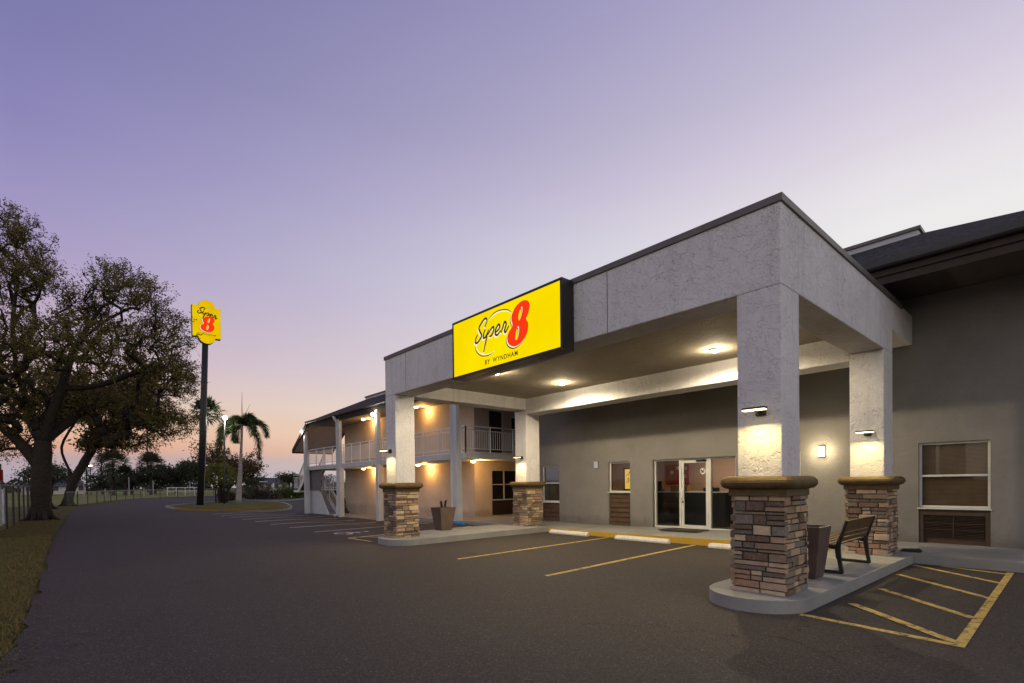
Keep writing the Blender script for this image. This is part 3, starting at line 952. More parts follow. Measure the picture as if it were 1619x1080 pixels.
def logo(parent, plane, m_word, m_arc, m_eight, white=True, word_w=.042):
    """plane(a, b, lift) -> world point; m_* map design coordinates to the board"""
    sh, sh2 = (-.025, -.022), (-.05, -.045)
    def mk(mp, lift, d=(0, 0)): return lambda a, b: plane(*mp(a+d[0], b+d[1]), lift)
    mb = MB()                                             # white under-letters and arc shine
    if white:
        for kk, p in G_.items(): quads(mb, stroke_poly(p, word_w), mk(m_word, .004, sh))
    inUP = [(a+.012, b-.024) for a, b in UP]; inLO = [(a+.03, b+.018) for a, b in LO]
    quads(mb, stroke_poly(inUP, .022 if white else .01, (.2, .3)), mk(m_arc, .004)); quads(mb, stroke_poly(inLO, .022 if white else .01, (.5, .1)), mk(m_arc, .004))
    poly_holes(mb, closed_smooth(E8), [closed_smooth(H1), closed_smooth(H2)], mk(m_eight, .006, (-.026, -.016)))
    mb.build('white_lettering', 'sign_white', parent)
    mb = MB()
    for i, (kk, p) in enumerate(G_.items()): quads(mb, stroke_poly(p, word_w), mk(m_word, .008+.0004*i))
    quads(mb, stroke_poly(UP, .020, (.3, .3)), mk(m_arc, .0055)); quads(mb, stroke_poly(LO, .020, (.6, .1)), mk(m_arc, .0055))
    poly_holes(mb, closed_smooth(E8), [closed_smooth(H1), closed_smooth(H2)], mk(m_eight, .0045, (-.042, -.034)))
    mb.build('brown_lettering', 'sign_brown', parent)
    mb = MB()
    poly_holes(mb, closed_smooth(E8), [closed_smooth(H1), closed_smooth(H2)], mk(m_eight, .012))
    mb.build('red_numeral', 'sign_red', parent)


sign = thing('canopy_sign', (-4.9, -.15, 3.79), 'wide lit yellow sign box with a black frame, mounted on the canopy front', 'sign')
SX0, SX1, SZ0, SZ1 = -6.50, -3.32, 3.79, 4.985
mb = MB(); fw = .045
mb.box(SX0, SX1, -.30, -.002, SZ0, SZ0+fw); mb.box(SX0, SX1, -.30, -.002, SZ1-fw, SZ1)
mb.box(SX0, SX0+fw, -.30, -.002, SZ0+fw, SZ1-fw); mb.box(SX1-fw, SX1, -.30, -.002, SZ0+fw, SZ1-fw)
mb.box(SX0+fw, SX1-fw, -.2, -.01, SZ0+fw, SZ1-fw)
mb.build('frame', 'black_frame', sign, bevel=.004)
mb = MB(); mb.box(SX0+fw, SX1-fw, -.292, -.202, SZ0+fw+.001, SZ1-fw-.001); mb.build('face', 'sign_yellow', sign)
pl = lambda a, b, l: (a, -.292-l, b)
idm = lambda a, b: (a, b)
logo(sign, pl, idm, idm, idm)
for wd, a0, a1 in (('BY', -5.39, -5.235), ('WYNDHAM', -5.15, -4.43)):
    mb = MB(); text_mesh(wd, lambda a, b: (a, -.300, b), a0, a1, 3.905, 3.995, mb); mb.build('small_lettering', 'sign_brown', sign)

# tall pylon sign by the palm island
PX, PYc = -44.44, 2.15
pyl = thing('pylon_sign', (PX-.25, 1.47, -.1), 'tall dark pole with a lit yellow shaped sign box on top, by the palms', 'sign')
mb = MB(); mb.tube([(PX-.25, 1.47, -.15), (PX-.25, 1.80, 6.5), (PX-.25, 2.06, 13.3)], [.25, .24, .22], 20); mb.build('pole', 'pole_dark', pyl, smooth=True)
zt, zb = 16.12, 13.62
y0, y1 = 1.14, 3.15
def pylon_outline(gr=0):
    pts = [(y0-gr, zb), (y0-gr, zt), (y0+.42, zt)]
    pts += [(PYc+.02-(.60)*math.cos(R(a)), zt-.06+.56*math.sin(R(a))) for a in range(10, 171, 10)]
    pts += [(y1-.42, zt), (y1+gr, zt), (y1+gr, zb), (y1-.42, zb)]
    pts += [(PYc+(.60)*math.cos(R(a)), zb+.04-.54*math.sin(R(a))) for a in range(10, 171, 10)]
    pts += [(y0+.42, zb)]
    return pts
mb = MB(); mb.prism(pylon_outline(), lambda a, b, d: (PX-.01-d, a, b), .5); mb.build('box', 'sign_side', pyl)
mb = MB(); mb.prism([(PYc+(a-PYc)*.985, 14.87+(b-14.87)*.99) for a, b in pylon_outline()], lambda a, b, d: (PX+.012-d, a, b), .021); mb.build('face', 'pylon_yellow', pyl)
pl2 = lambda a, b, l: (PX+.013+l*2.5, a, b)
mw = lambda a, b: (1.50+(a+5.70)/1.05*1.42, 15.36+(b-4.30)*1.42-.30*(a+5.7))
ma = lambda a, b: (1.53+(a+5.72)/1.15*1.25, 15.30+(b-4.25)*1.15-.06*(a+5.7))
m8 = lambda a, b: (1.66+(a+4.707)/.613*1.08-(b-4.46)*.16, 14.04+(b-4.078)/.774*1.30)
logo(pyl, pl2, mw, ma, m8, white=False, word_w=.060)
for wd, a0, a1 in (('BY', 1.48, 1.69), ('WYNDHAM', 1.81, 2.76)):
    mb = MB(); text_mesh(wd, lambda a, b: (PX+.032, a, b), a0, a1, 13.80, 13.92, mb); mb.build('small_lettering', 'sign_brown', pyl)

# ------------------------------------------------------------------ motel building
bld = thing('motel_building', (-14, 9, 0), 'long grey two-storey motel with a brown-edged shingle roof, lobby front and balcony wing', 'building')
W = 6.98


def wall_holes(mb, x0, x1, z0, z1, holes, y0, y1, axis='y'):
    """wall in the XZ plane between y0 and y1 with rectangular holes (a0,a1,b0,b1); axis='x' swaps the plane"""
    xs = sorted({x0, x1, *[h[0] for h in holes], *[h[1] for h in holes]})
    zs = sorted({z0, z1, *[h[2] for h in holes], *[h[3] for h in holes]})
    inside = lambda a, b: any(h[0] < a < h[1] and h[2] < b < h[3] for h in holes)
    tr = (lambda a, y, b: (a, y, b)) if axis == 'y' else (lambda a, y, b: (y, a, b))
    for i in range(len(xs)-1):
        for j in range(len(zs)-1):
            a, b = (xs[i]+xs[i+1])/2, (zs[j]+zs[j+1])/2
            if inside(a, b): continue
            A, B, C_, D_ = xs[i], xs[i+1], zs[j], zs[j+1]
            mb.add([tr(A, y0, C_), tr(B, y0, C_), tr(B, y0, D_), tr(A, y0, D_)], [(0, 1, 2, 3)])
            mb.add([tr(A, y1, C_), tr(B, y1, C_), tr(B, y1, D_), tr(A, y1, D_)], [(3, 2, 1, 0)])
    for (a, b, c, d) in holes+[(x0, x1, z0, z1)]:
        mb.add([tr(a, y0, c), tr(b, y0, c), tr(b, y0, d), tr(a, y0, d), tr(a, y1, c), tr(b, y1, c), tr(b, y1, d), tr(a, y1, d)],
               [(0, 4, 5, 1), (1, 5, 6, 2), (2, 6, 7, 3), (3, 7, 4, 0)])


DOOR = (-6.36, -3.80, .17, 2.235)
WINS = [(-11.19, -10.29, .15, 2.215), (-8.05, -7.19, .15, 2.225), (-3.05, -2.19, .15, 2.27), (.095, 1.205, .16, 2.31)]
mb = MB()
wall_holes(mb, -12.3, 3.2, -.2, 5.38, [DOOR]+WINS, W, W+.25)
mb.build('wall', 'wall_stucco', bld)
for bxx in ((-12.3, -12.05, 7.232, 14, -.2, 5.38), (2.95, 3.2, 7.232, 14, -.2, 5.38), (-12.04, 2.94, 11.2, 11.4, 0, 5.38)):
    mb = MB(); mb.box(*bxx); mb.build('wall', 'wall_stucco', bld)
mb = MB(); wall_holes(mb, -29.2, -15.38, -.5, 5.38, [(-22.2, -21.3, -.2, 1.95), (-17.9, -17.0, 2.8, 4.85)] if False else [], W, W+.25)
mb.build('wall', 'wing_stucco', bld)
RW = (7.95, 9.75, .05, 2.2); RD = (7.83, 8.6, 2.83, 4.86); RW2 = (9.15, 10.2, 3.3, 4.7)
mb = MB(); wall_holes(mb, W+.252, 14.0, -.2, 5.38, [RW, RD, RW2], -15.38, -15.6, 'x'); mb.build('wall', 'wing_stucco', bld)
mb = MB(); mb.box(-15.38, -12.3, 14.002, 14.2, -.2, 5.38); mb.build('wall', 'wing_stucco', bld)
mb = MB(); mb.box(-29.2, -29.0, 7.232, 14, -.5, 5.38); mb.build('wall', 'wing_stucco', bld)

# windows of the front: frame set back in the opening, blind behind the glass, panel below the sill
def front_window(x0, x1, z0, z1, zm, back, lower, lab, rail=True):
    yf = W+.07; f = .045
    mb = MB()
    mb.box(x0, x0+f, yf, yf+.06, z0, z1).box(x1-f, x1, yf, yf+.06, z0, z1).box(x0+f, x1-f, yf, yf+.06, z1-f, z1).box(x0+f, x1-f, yf, yf+.06, z0, z0+f)
    if rail: mb.box(x0+f, x1-f, yf-.012, yf+.05, zm-.022, zm+.022)
    fr = mb.build('window', 'white_frame', bld, bevel=.004, label=lab)
    mb = MB(); mb.box(x0-.02, x1+.02, W-.03, W+.13, z0-.03, z0-.002); mb.build('sill', 'white_frame', fr, bevel=.004)
    mb = MB(); mb.box(x0+f, x1-f, yf+.028, yf+.034, z0+f, z1-f); mb.build('pane', 'window_glass', fr)
    if back == 'blind':
        mb = MB(); z = z0+.05
        while z < z1-.05: mb.bar((x0+.05, yf+.10, z), (x1-.05, yf+.10, z), .003, .021, up=(0, .35, .9)); z += .026
        mb.build('blind', 'blind', fr)
        mb = MB(); mb.box(x0-.0, x1+.0, yf+.16, yf+.165, z0, z1); mb.build('curtain', 'curtain', fr)
    return fr


front_window(.095, 1.205, .955, 2.31, 1.62, 'blind', 'ac', 'right-hand window with brown blinds above the air conditioner')
front_window(-11.19, -10.29, .86, 2.215, 1.56, 'blind', 'panel', 'left window beside the far pillar, blind lowered')
front_window(-8.05, -7.19, 1.24, 2.225, 1.7, None, 'panel', 'small high window with a glowing lobby picture behind it', rail=False)
front_window(-3.05, -2.19, 1.24, 2.27, 1.7, None, 'panel', 'small window half hidden by the near pillar', rail=False)
for x0, x1, z0, z1, lab in ((-11.19, -10.29, .15, .825, 'panel under the left window'), (-8.05, -7.19, .12, 1.205, 'tall panel under the small high window'), (-3.05, -2.19, .15, 1.205, 'panel beside the near pillar')):
    mb = MB(); n = int((z1-z0)/.155)
    for i in range(n):
        a = z0+(z1-z0)*i/n; b = z0+(z1-z0)*(i+1)/n
        mb.add([(x0, W+.04, a), (x1, W+.04, a), (x1, W+.065, b-.02), (x0, W+.065, b-.02), (x0, W+.09, a), (x1, W+.09, a), (x1, W+.09, b-.02), (x0, W+.09, b-.02)], [(0, 1, 2, 3), (3, 2, 6, 7), (0, 4, 5, 1), (4, 7, 6, 5)])
    sp_ = mb.build('siding_panel', 'siding', bld, label=lab)
    mb = MB(); mb.box(x0, x1, W+.092, W+.10, z0, z1); mb.build('gap_shade', 'counter_black', sp_)  # black sheet added behind the board gaps, standing in for their shadow lines
# air conditioner recess
mb = MB()
mb.box(.095, 1.205, W+.11, W+.13, .17, .925)
mb.box(.095, .17, W+.03, W+.108, .17, .925).box(1.13, 1.205, W+.03, W+.108, .17, .925).box(.17, 1.13, W+.03, W+.108, .80, .925)
ac = mb.build('air_conditioner', 'ac_dark', bld, bevel=.004)
mb = MB()
z = .37
while z < .76: mb.bar((.19, W+.06, z), (1.11, W+.06, z), .05, .006, up=(0, .5, .8)); z += .032
mb.box(.64, .655, W+.03, W+.09, .36, .78).box(.19, 1.11, W+.035, W+.095, .50, .515).box(.19, 1.11, W+.035, W+.095, .63, .645)
mb.build('grille', 'ac_dark', ac)

# lobby door front
yf = W+.09
mb = MB(); f = .05; x0, x1, z0, z1 = DOOR
mb.box(x0, x0+f, yf, yf+.10, z0, z1).box(x1-f, x1, yf, yf+.10, z0, z1).box(x0+f, x1-f, yf, yf+.10, z1-f, z1)
mb.box(-5.52, -5.46, yf, yf+.10, z0, z1-f).box(-4.62, -4.54, yf, yf+.10, z0, z1-f)
mb.box(x0+f, -5.52, yf, yf+.10, z0, z0+.06).box(-4.54, x1-f, yf, yf+.10, z0, z0+.06)
lf = mb.build('door_surround', 'white_frame', bld, bevel=.005)
mb = MB(); mb.box(x0+f, -5.52, yf+.045, yf+.053, z0+.06, z1-f); mb.build('pane', 'window_glass', lf)
mb = MB(); mb.box(-4.54, x1-f, yf+.045, yf+.053, z0+.06, z1-f); mb.build('pane', 'window_glass', lf)
mb = MB(); a, b = -5.455, -4.625; s = .075
mb.box(a, a+s, yf+.02, yf+.07, z0+.012, z1-f-.005).box(b-s, b, yf+.02, yf+.07, z0+.012, z1-f-.005).box(a+s, b-s, yf+.02, yf+.07, z1-f-.09, z1-f-.005).box(a+s, b-s, yf+.02, yf+.07, z0+.012, z0+.12)
door = mb.build('lobby_door', 'white_frame', bld, bevel=.005)
mb = MB(); mb.box(a+s, b-s, yf+.04, yf+.048, z0+.12, z1-f-.09); mb.build('pane', 'window_glass', door)
mb = MB(); mb.tube([(a+.04, yf+.02, 1.06), (a+.04, yf-.05, 1.08), (a+.04, yf-.05, 1.32), (a+.04, yf+.02, 1.34)], .012, 8); mb.build('handle', 'white_metal', door, smooth=True)
mb = MB(); mb.box(a+.02, a+.06, yf+.005, yf+.022, .93, .99); mb.build('lock', 'dark_metal', door)
mb = MB(); mb.box(b-.35, b-.05, yf-.015, yf+.02, z1-f-.06, z1-f-.01); mb.bar((b-.2, yf-.01, z1-f-.035), (b-.05, yf-.09, z1-f+.01), .02, .014)
mb.build('closer', 'dark_metal', door)
mb = MB(); mb.tube([(b-s-.10, yf+.038, 1.85), (b-s-.10, yf+.0385, 1.85)], .085, 18); mb.build('round_sticker', 'interior_white', door)
mb = MB()
for dx, dz, r_ in ((-.03, .02, .025), (.03, .03, .022), (.0, -.02, .028), (.035, -.025, .016), (-.035, -.03, .014)): mb.tube([(b-s-.10+dx, yf+.036, 1.85+dz), (b-s-.10+dx, yf+.0365, 1.85+dz)], r_, 9)
mb.build('sticker_print', 'black_frame', door)

tag(MB().box(-5.56, -4.42, 6.02, 6.75, .205, .222).build('door_mat', 'mat', bevel=.006), 'flat dark doormat on the walkway before the lobby door', 'doormat')

# lobby interior
mb = MB(); mb.box(-8.6, -1.9, 7.235, 11.0, .10, .16); mb.build('lobby_floor', 'interior_floor', bld)
mb = MB(); mb.box(-8.6, -1.9, 10.9, 10.98, .16, 2.6).box(-8.7, -8.605, 7.235, 11, .16, 2.6).box(-1.895, -1.8, 7.235, 11, .16, 2.6); mb.build('lobby_wall', 'interior_wall', bld)
mb = MB(); mb.box(-8.6, -1.9, 7.235, 10.9, 2.6, 2.66); mb.build('lobby_ceiling', 'interior_white', bld)
ct = thing('reception_counter', (-6.2, 8.7, .16), 'long black reception counter with a white top, seen through the lobby door', 'counter')
mb = MB(); mb.box(-8.3, -5.0, 8.5, 9.1, .161, 1.20); mb.tube([(-5.0, 8.8, .161), (-5.0, 8.8, 1.20)], .299, 24); mb.build('body', 'counter_black', ct)
mb = MB(); mb.box(-8.32, -5.0, 8.46, 9.12, 1.203, 1.235); mb.tube([(-5.0, 8.79, 1.203), (-5.0, 8.79, 1.235)], .33, 24); mb.build('top', 'interior_white', ct)
mb = MB(); mb.box(-6.75, -6.15, 8.62, 8.85, 1.236, 1.42); tag(mb.build('wooden_box', 'wood_box', bevel=.005), 'orange-brown wooden box on the reception counter', 'box')
mb = MB(); mb.box(-5.6, -5.15, 8.64, 8.82, 1.236, 1.36); mb.box(-5.42, -5.32, 8.7, 8.78, 1.36, 1.38)
tag(mb.build('card_terminal', 'counter_black', bevel=.006), 'small black terminal on the rounded end of the counter', 'terminal')
mb = MB(); mb.box(-7.6, -7.1, 8.66, 8.84, 1.236, 1.30).box(-7.55, -7.15, 8.72, 8.76, 1.30, 1.58)
tag(mb.build('computer_monitor', 'counter_black', bevel=.006), 'dark monitor at the left end of the reception counter', 'monitor')
nb = thing('notice_board', (-8.1, 10.85, 1.9), 'red notice board with small white papers on the lobby wall', 'notice board')
mb = MB(); mb.box(-8.3, -7.35, 10.86, 10.895, 1.45, 2.2); mb.build('board', 'red_board', nb, bevel=.004)
mb = MB()
for a, c in ((-8.1, 1.85), (-7.85, 2.02), (-7.6, 1.7), (-7.55, 2.0)): MB().box(a, a+.13, 10.85, 10.857, c, c+.12).build('paper', 'interior_white', nb)
mb = MB(); mb.box(-4.4, -3.4, 9.4, 9.5, .161, 1.15); mb.box(-4.42, -3.38, 9.38, 9.52, .161, .26)
tag(mb.build('partition', 'far_wall', bevel=.01), 'low pale half-wall behind the right side of the door', 'partition')
pc = thing('framed_picture', (-8.58, 8.5, 1.7), 'framed picture with a glowing yellow background and a dark plant, behind the small high window', 'picture')
mb = MB(); mb.box(-8.04, -7.25, 7.80, 7.83, 1.28, 2.05); mb.build('frame', 'black_frame', pc)
mb = MB(); mb.box(-7.98, -7.31, 7.792, 7.799, 1.33, 2.0); mb.build('print', 'picture_glow', pc)
mb = MB()
rp = random.Random(5)
for i in range(26):
    a = -7.88+rp.random()*.5; c = 1.62+rp.random()*.32; mb.bar((a, 7.787, c), (a+rp.uniform(-.07, .07), 7.787, c-.03-rp.random()*.14), .003, .016)
mb.build('print_plant', 'dark_soil', pc)
l = bpy.data.lights.new('lobby_light', 'AREA'); l.shape = 'RECTANGLE'; l.size = 3; l.size_y = .9; l.energy = 34; l.color = (1, .78, .55)
lo = bpy.data.objects.new('lobby_light', l); COL.objects.link(lo); lo.location = (-5.2, 9.7, 2.58)
mb = MB(); mb.box(-6.7, -3.7, 9.25, 10.15, 2.585, 2.599)
tag(mb.build('ceiling_panel_light', 'wall_lamp_dim'), 'long glowing ceiling panel inside the lobby', 'ceiling light')

# square wall lamps on the front wall
for x, lit, lab in ((-8.53, False, 'small unlit white wall lamp with an added glow, left of the small high window'), (-1.715, True, 'small square lit wall lamp between the two right-hand pillars')):
    t = thing('wall_lamp', (x, W, 2.17 if not lit else 2.235), lab, 'wall lamp', 'square lamps on the front wall')
    zc = 2.16 if not lit else 2.235
    mb = MB(); mb.box(x-.07, x+.07, W-.02, W-.001, zc-.13, zc+.13); mb.build('back_plate', 'black_frame', t)
    mb = MB(); mb.box(x-.062, x+.062, W-.09, W-.021, zc-.115, zc+.115); mb.build('shade', 'wall_lamp_lit' if lit else 'wall_lamp_dim', t, bevel=.012)
    if lit:
        l = bpy.data.lights.new('wall_lamp_light', 'POINT'); l.energy = 27; l.color = (1, .80, .45); l.shadow_soft_size = .08
        lo = bpy.data.objects.new('wall_lamp_light', l); COL.objects.link(lo); lo.parent = t; lo.location = (0, -.18, 0)

# recess: window, door, upper window
xr = -15.38
def side_window(y0, y1, z0, z1, ym, zm, name='window', lab=None):
    mb = MB(); f = .05; xa, xb = xr-.08, xr-.03
    mb.box(xa, xb, y0, y0+f, z0, z1).box(xa, xb, y1-f, y1, z0, z1).box(xa, xb, y0+f, y1-f, z1-f, z1).box(xa, xb, y0+f, y1-f, z0, z0+f).box(xa, xb, ym-.03, ym+.03, z0+f, z1-f)
    mb.box(xa, xb, y0+f, ym-.03, zm-.02, zm+.02).box(xa, xb, ym+.03, y1-f, zm-.02, zm+.02)
    fr = mb.build(name, 'white_frame', bld, bevel=.004, label=lab)
    mb = MB(); mb.box(xa+.02, xa+.026, y0+f, y1-f, z0+f, z1-f); mb.build('pane', 'window_glass', fr)
    mb = MB(); mb.box(xa-.1, xa-.09, y0, y1, z0, z1); mb.build('curtain', 'curtain', fr)
side_window(RW[0], RW[1], .80, 2.2, 8.7, 1.52, lab='four-pane window in the recess, ground floor')
mb = MB(); mb.box(xr-.1, xr-.06, RW[0], RW[1], .05, .79); mb.build('lower_panel', 'door_dark', bld)
side_window(RW2[0], RW2[1], 3.3, 4.7, 9.68, 4.0, lab='window in the recess, upper floor')
mb = MB(); mb.box(xr-.1, xr-.05, RD[0], RD[1], 2.83, 4.86); dd = mb.build('room_door', 'door_dark', bld)
mb = MB(); mb.box(xr-.05, xr+.01, RD[0]+.03, RD[0]+.08, 3.75, 3.8); mb.build('handle', 'white_metal', dd)

# balcony slab, railings, columns
mb = MB(); mb.box(-31.0, -13.55, 5.16, 6.975, 2.56, 2.79); mb.box(-31.0, -29.2, 6.98, 7.6, 2.56, 2.79); mb.box(-15.37, -13.55, 6.98, 14, 2.56, 2.79)
mb.build('balcony_slab', 'column_paint', bld, bevel=.01)


def railing(p, q, zb, h=1.06, bays=None, parent=bld, pick=.115, dz=0):
    """dz: extra height reached at q (for stairs)"""
    p, q = Vector((*p, zb)), Vector((*q, zb+dz)); L = (q-p).length; n = bays or max(1, round(L/1.25))
    mb = MB()
    up = Vector((0, 0, 1))
    mb.bar(p+up*h, q+up*h, .05, .035); mb.bar(p+up*(h-.16), q+up*(h-.16), .03, .025)
    mb.bar(p+up*.17, q+up*.17, .03, .025); mb.bar(p+up*.03, q+up*.03, .03, .025)
    for i in range(n+1):
        a = p.lerp(q, i/n); mb.bar(a, a+up*h, .038, .038, up=(0, 1, 0))
    m2 = int(L/pick)
    for i in range(1, m2):
        a = p.lerp(q, i/m2); mb.bar(a+up*.17, a+up*(h-.16), .014, .014, up=(0, 1, 0))
    return mb.build('railing', 'white_metal', parent)


cols = [-30.85, -25.45, -20.75, -14.05]
for a, b in zip(cols[:-1], cols[1:]): railing((a+.15, 5.22), (b-.15, 5.22), 2.79)
railing((-13.9, 5.22), (-13.62, 5.22), 2.79, bays=1)
railing((-13.62, 5.22), (-13.62, 13.9), 2.79)
railing((-29.3, 7.52), (-31.0, 7.52), 2.79)
for x in cols:
    z0 = gz(x, 5.3)-.02 if x < -17 else .1
    mb = MB(); mb.box(x-.135, x+.135, 4.98, 5.155, z0, 5.3); mb.box(x-.135, x+.135, 5.155, 5.25, z0, 2.559)
    c = mb.build('column', 'column_paint', bld, bevel=.012)
for x in (-25.45, -14.05):
    z0 = gz(x, 5.0) if x < -17 else .02
    mb = MB(); mb.tube([(x-.24, 4.86, 5.5), (x-.24, 4.90, 5.35), (x-.24, 5.04, 5.15), (x-.24, 5.05, z0+.35), (x-.24, 4.98, z0+.12), (x-.30, 4.82, z0+.06)], .085, 12)
    mb.build('downspout', 'column_paint', bld, smooth=True)

# staircase at the far end
stc = MB()
zs = -.2
def flight(x0, z0, x1, z1, ya, yb, n):
    mb = MB()
    for i in range(n):
        t = i/n; xa = x0+(x1-x0)*t; xb = x0+(x1-x0)*(i+1)/n; z = z0+(z1-z0)*(i+1)/n
        mb.box(min(xa, xb)-.02, max(xa, xb)+.02, ya+.05, yb-.05, z-.05, z)
        mb.box(xa-.012, xa+.012, ya+.05, yb-.05, z-(z1-z0)/n, z-.05)
    return mb
z1_ = 1.25
f1 = flight(-28.7, -.25, -30.9, z1_, 6.2, 7.3, 9)
stair = f1.build('staircase', 'tread', bld)
f2 = flight(-32.9, z1_, -31.02, 2.79, 5.35, 6.35, 9); f2.build('upper_flight', 'tread', stair)
mb = MB(); mb.box(-34.0, -32.9, 5.3, 7.6, z1_-.12, z1_); mb.box(-32.9, -30.9, 6.4, 7.6, z1_-.12, z1_); mb.build('landing', 'white_metal', stair)
mb = MB()
for y in (6.18, 7.32):
    mb.bar((-28.6, y, -.2), (-30.95, y, z1_+.0), .05, .13)
for y in (5.31, 6.37):
    mb.bar((-32.95, y, z1_+.0), (-30.98, y, 2.72), .05, .26)
mb.build('stringer', 'white_metal', stair)
railing((-28.7, 6.18), (-30.9, 6.18), -.1, h=.95, dz=1.4, parent=stair, pick=.24)
railing((-28.7, 7.32), (-30.9, 7.32), -.1, h=.95, dz=1.4, parent=stair, pick=.16)
railing((-30.9, 7.5), (-34.0, 7.5), z1_, h=1.0, parent=stair)
railing((-32.9, 5.31), (-31.0, 5.31), z1_+.08, h=.98, dz=1.5, parent=stair)
railing((-32.9, 6.37), (-31.0, 6.37), z1_+.08, h=.98, dz=1.5, parent=stair)
railing((-34.0, 5.31), (-32.9, 5.31), z1_, parent=stair)
railing((-34.0, 5.31), (-34.0, 7.55), z1_, parent=stair)
mb = MB(); mb.prism([(-32.2, 1.26), (-29.2, 1.26), (-29.2, 2.555), (-31.0, 2.555)], lambda a, b, d: (a, 5.38+d, b), .04); mb.build('side_panel', 'panel_grey', stair)
mb = MB(); mb.prism([(-32.0, -.35), (-28.0, -.35), (-29.6, 1.255), (-32.0, 1.255)], lambda a, b, d: (a, 5.42+d, b), .08); mb.build('enclosure_wall', 'column_paint', stair)

# roof
M_ = .555; EY, EZ = 4.9, 5.60
mb = MB()
A = (-30.14, EY, EZ); B = (3.7, EY, EZ); C1 = (.25, 6.8, 6.62); D1 = (-25.6, 6.8, 6.62)
Abk = (-30.14, 16, EZ); Dbk = (-25.6, 13.5, 6.62); Cbk = (.25, 13.5, 6.62); Bbk = (3.7, 16, EZ)
mb.add([A, B, C1, D1, Abk, Dbk, Cbk, Bbk], [(0, 1, 2, 3), (4, 0, 3, 5), (1, 7, 6, 2), (7, 4, 5, 6), (3, 2, 6, 5)])
low = [(p[0], p[1], p[2]-.06) for p in (A, B, Bbk, Abk)]
mb.add(low+[A, B, Bbk, Abk], [(3, 2, 1, 0), (0, 1, 5, 4), (1, 2, 6, 5), (2, 3, 7, 6), (3, 0, 4, 7)])
roof = mb.build('roof', 'shingle', bld)
mb = MB()
s1 = [(-32.80, 4.06), (-30.142, 5.60), (-30.142, 5.54), (-32.80, 4.0)]
mb.prism(s1, lambda a, b, d: (a, EY+d, b), 2.7); mb.build('stair_roof', 'shingle', roof)
mb = MB(); s2 = [(-32.78, 3.99), (-30.10, 5.535), (-30.10, 5.40), (-32.78, 3.86)]
mb.prism(s2, lambda a, b, d: (a, EY+.06+d, b), 2.58); mb.build('stair_soffit', 'soffit_pale', roof)
mb = MB()
for yy in (EY-.02, EY+2.66):
    mb.prism([(-32.86, 4.04), (-30.14, 5.60), (-30.14, 5.28), (-32.86, 3.76)], lambda a, b, d: (a, yy+d, b), .06)
mb.box(-32.90, -32.84, EY-.02, EY+2.72, 3.76, 4.04)
mb.build('stair_fascia', 'fascia_brown', roof)
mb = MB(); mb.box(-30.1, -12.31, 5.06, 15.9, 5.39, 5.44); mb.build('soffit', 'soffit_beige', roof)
mb = MB(); mb.box(-12.309, 3.66, 5.06, 15.9, 5.39, 5.44); mb.build('soffit', 'soffit_shaded', roof)
mb = MB(); mb.box(-30.14, 3.7, 5.0, 5.055, 5.20, 5.36); mb.box(-30.14, 3.7, 4.955, 4.999, 5.345, 5.46); mb.box(3.6, 3.7, 5.056, 16, 5.2, 5.5)
mb.build('fascia', 'fascia_brown', roof, bevel=.006)
mb = MB(); mb.prism([(4.80, 5.61), (4.80, 5.50), (4.83, 5.47), (4.952, 5.47), (4.952, 5.61)], lambda a, b, d: (-30.16+d, a, b), 33.9)
mb.build('gutter', 'gutter', roof)
mb = MB(); mb.box(-25.6, .145, 6.74, 12, 6.45, 6.70); bx = mb.build('roof_parapet', 'column_paint', roof)
mb = MB(); mb.box(-25.64, .185, 6.70, 12.04, 6.702, 6.77); mb.build('parapet_cap', 'coping_metal', bx)

# lights of the wing
for x, z, lab in ((-24.97, 5.385, 'round ceiling light over the balcony between the second and third columns'), (-19.14, 5.385, 'round ceiling light over the balcony just right of the far pillar'),
                  (-25.05, 2.555, 'round light under the balcony slab between the second and third columns'), (-19.03, 2.555, 'round light under the balcony slab just right of the far pillar'),
                  (-14.58, 2.555, 'round light under the balcony slab by the recess corner')):
    t = thing('balcony_light', (x, 6.3, z), lab, 'ceiling light', 'orange lights of the balcony wing')
    mb = MB(); mb._lathe((x, 6.3, z-.03), [(.11, 0), (.12, .01), (.12, .029)], 20); mb.build('base_ring', 'white_metal', t, smooth=True)
    mb = MB(); mb._lathe((x, 6.3, z-.11), [(.02, 0), (.07, .012), (.10, .045), (.108, .079)], 20); mb.build('globe', 'lamp_orange', t, smooth=True)
    l = bpy.data.lights.new('balcony_lamp', 'POINT'); l.energy = 60; l.color = (1, .54, .15); l.shadow_soft_size = .09
    lo = bpy.data.objects.new('balcony_lamp', l); COL.objects.link(lo); lo.parent = t; lo.location = (0.1, .32, -.16)
for x, lab in ((-30.85, 'white floodlight at the top of the far end column of the wing'), (-20.75, 'white floodlight at the top of the column beside the far pillar')):
    t = thing('floodlight', (x, 4.97, 5.07), lab, 'floodlight', 'floodlights on the wing columns')
    mb = MB(); mb.box(x-.05, x+.05, 4.94, 4.979, 5.02, 5.14); mb.box(x-.15, x-.05, 4.93, 4.96, 5.09, 5.12); mb.build('bracket', 'column_paint', t)
    mb = MB(); mb._lathe((x-.16, 4.9, 4.99), [(.02, 0), (.08, .03), (.10, .09), (.06, .14), (.02, .16)], 16); mb.build('lens', 'lamp_white', t, smooth=True)
    l = bpy.data.lights.new('floodlight_lamp', 'POINT'); l.energy = 28; l.color = (1, .93, .78); l.shadow_soft_size = .08
    lo = bpy.data.objects.new('floodlight_lamp', l); COL.objects.link(lo); lo.parent = t; lo.location = (-.14, -.24, -.08)

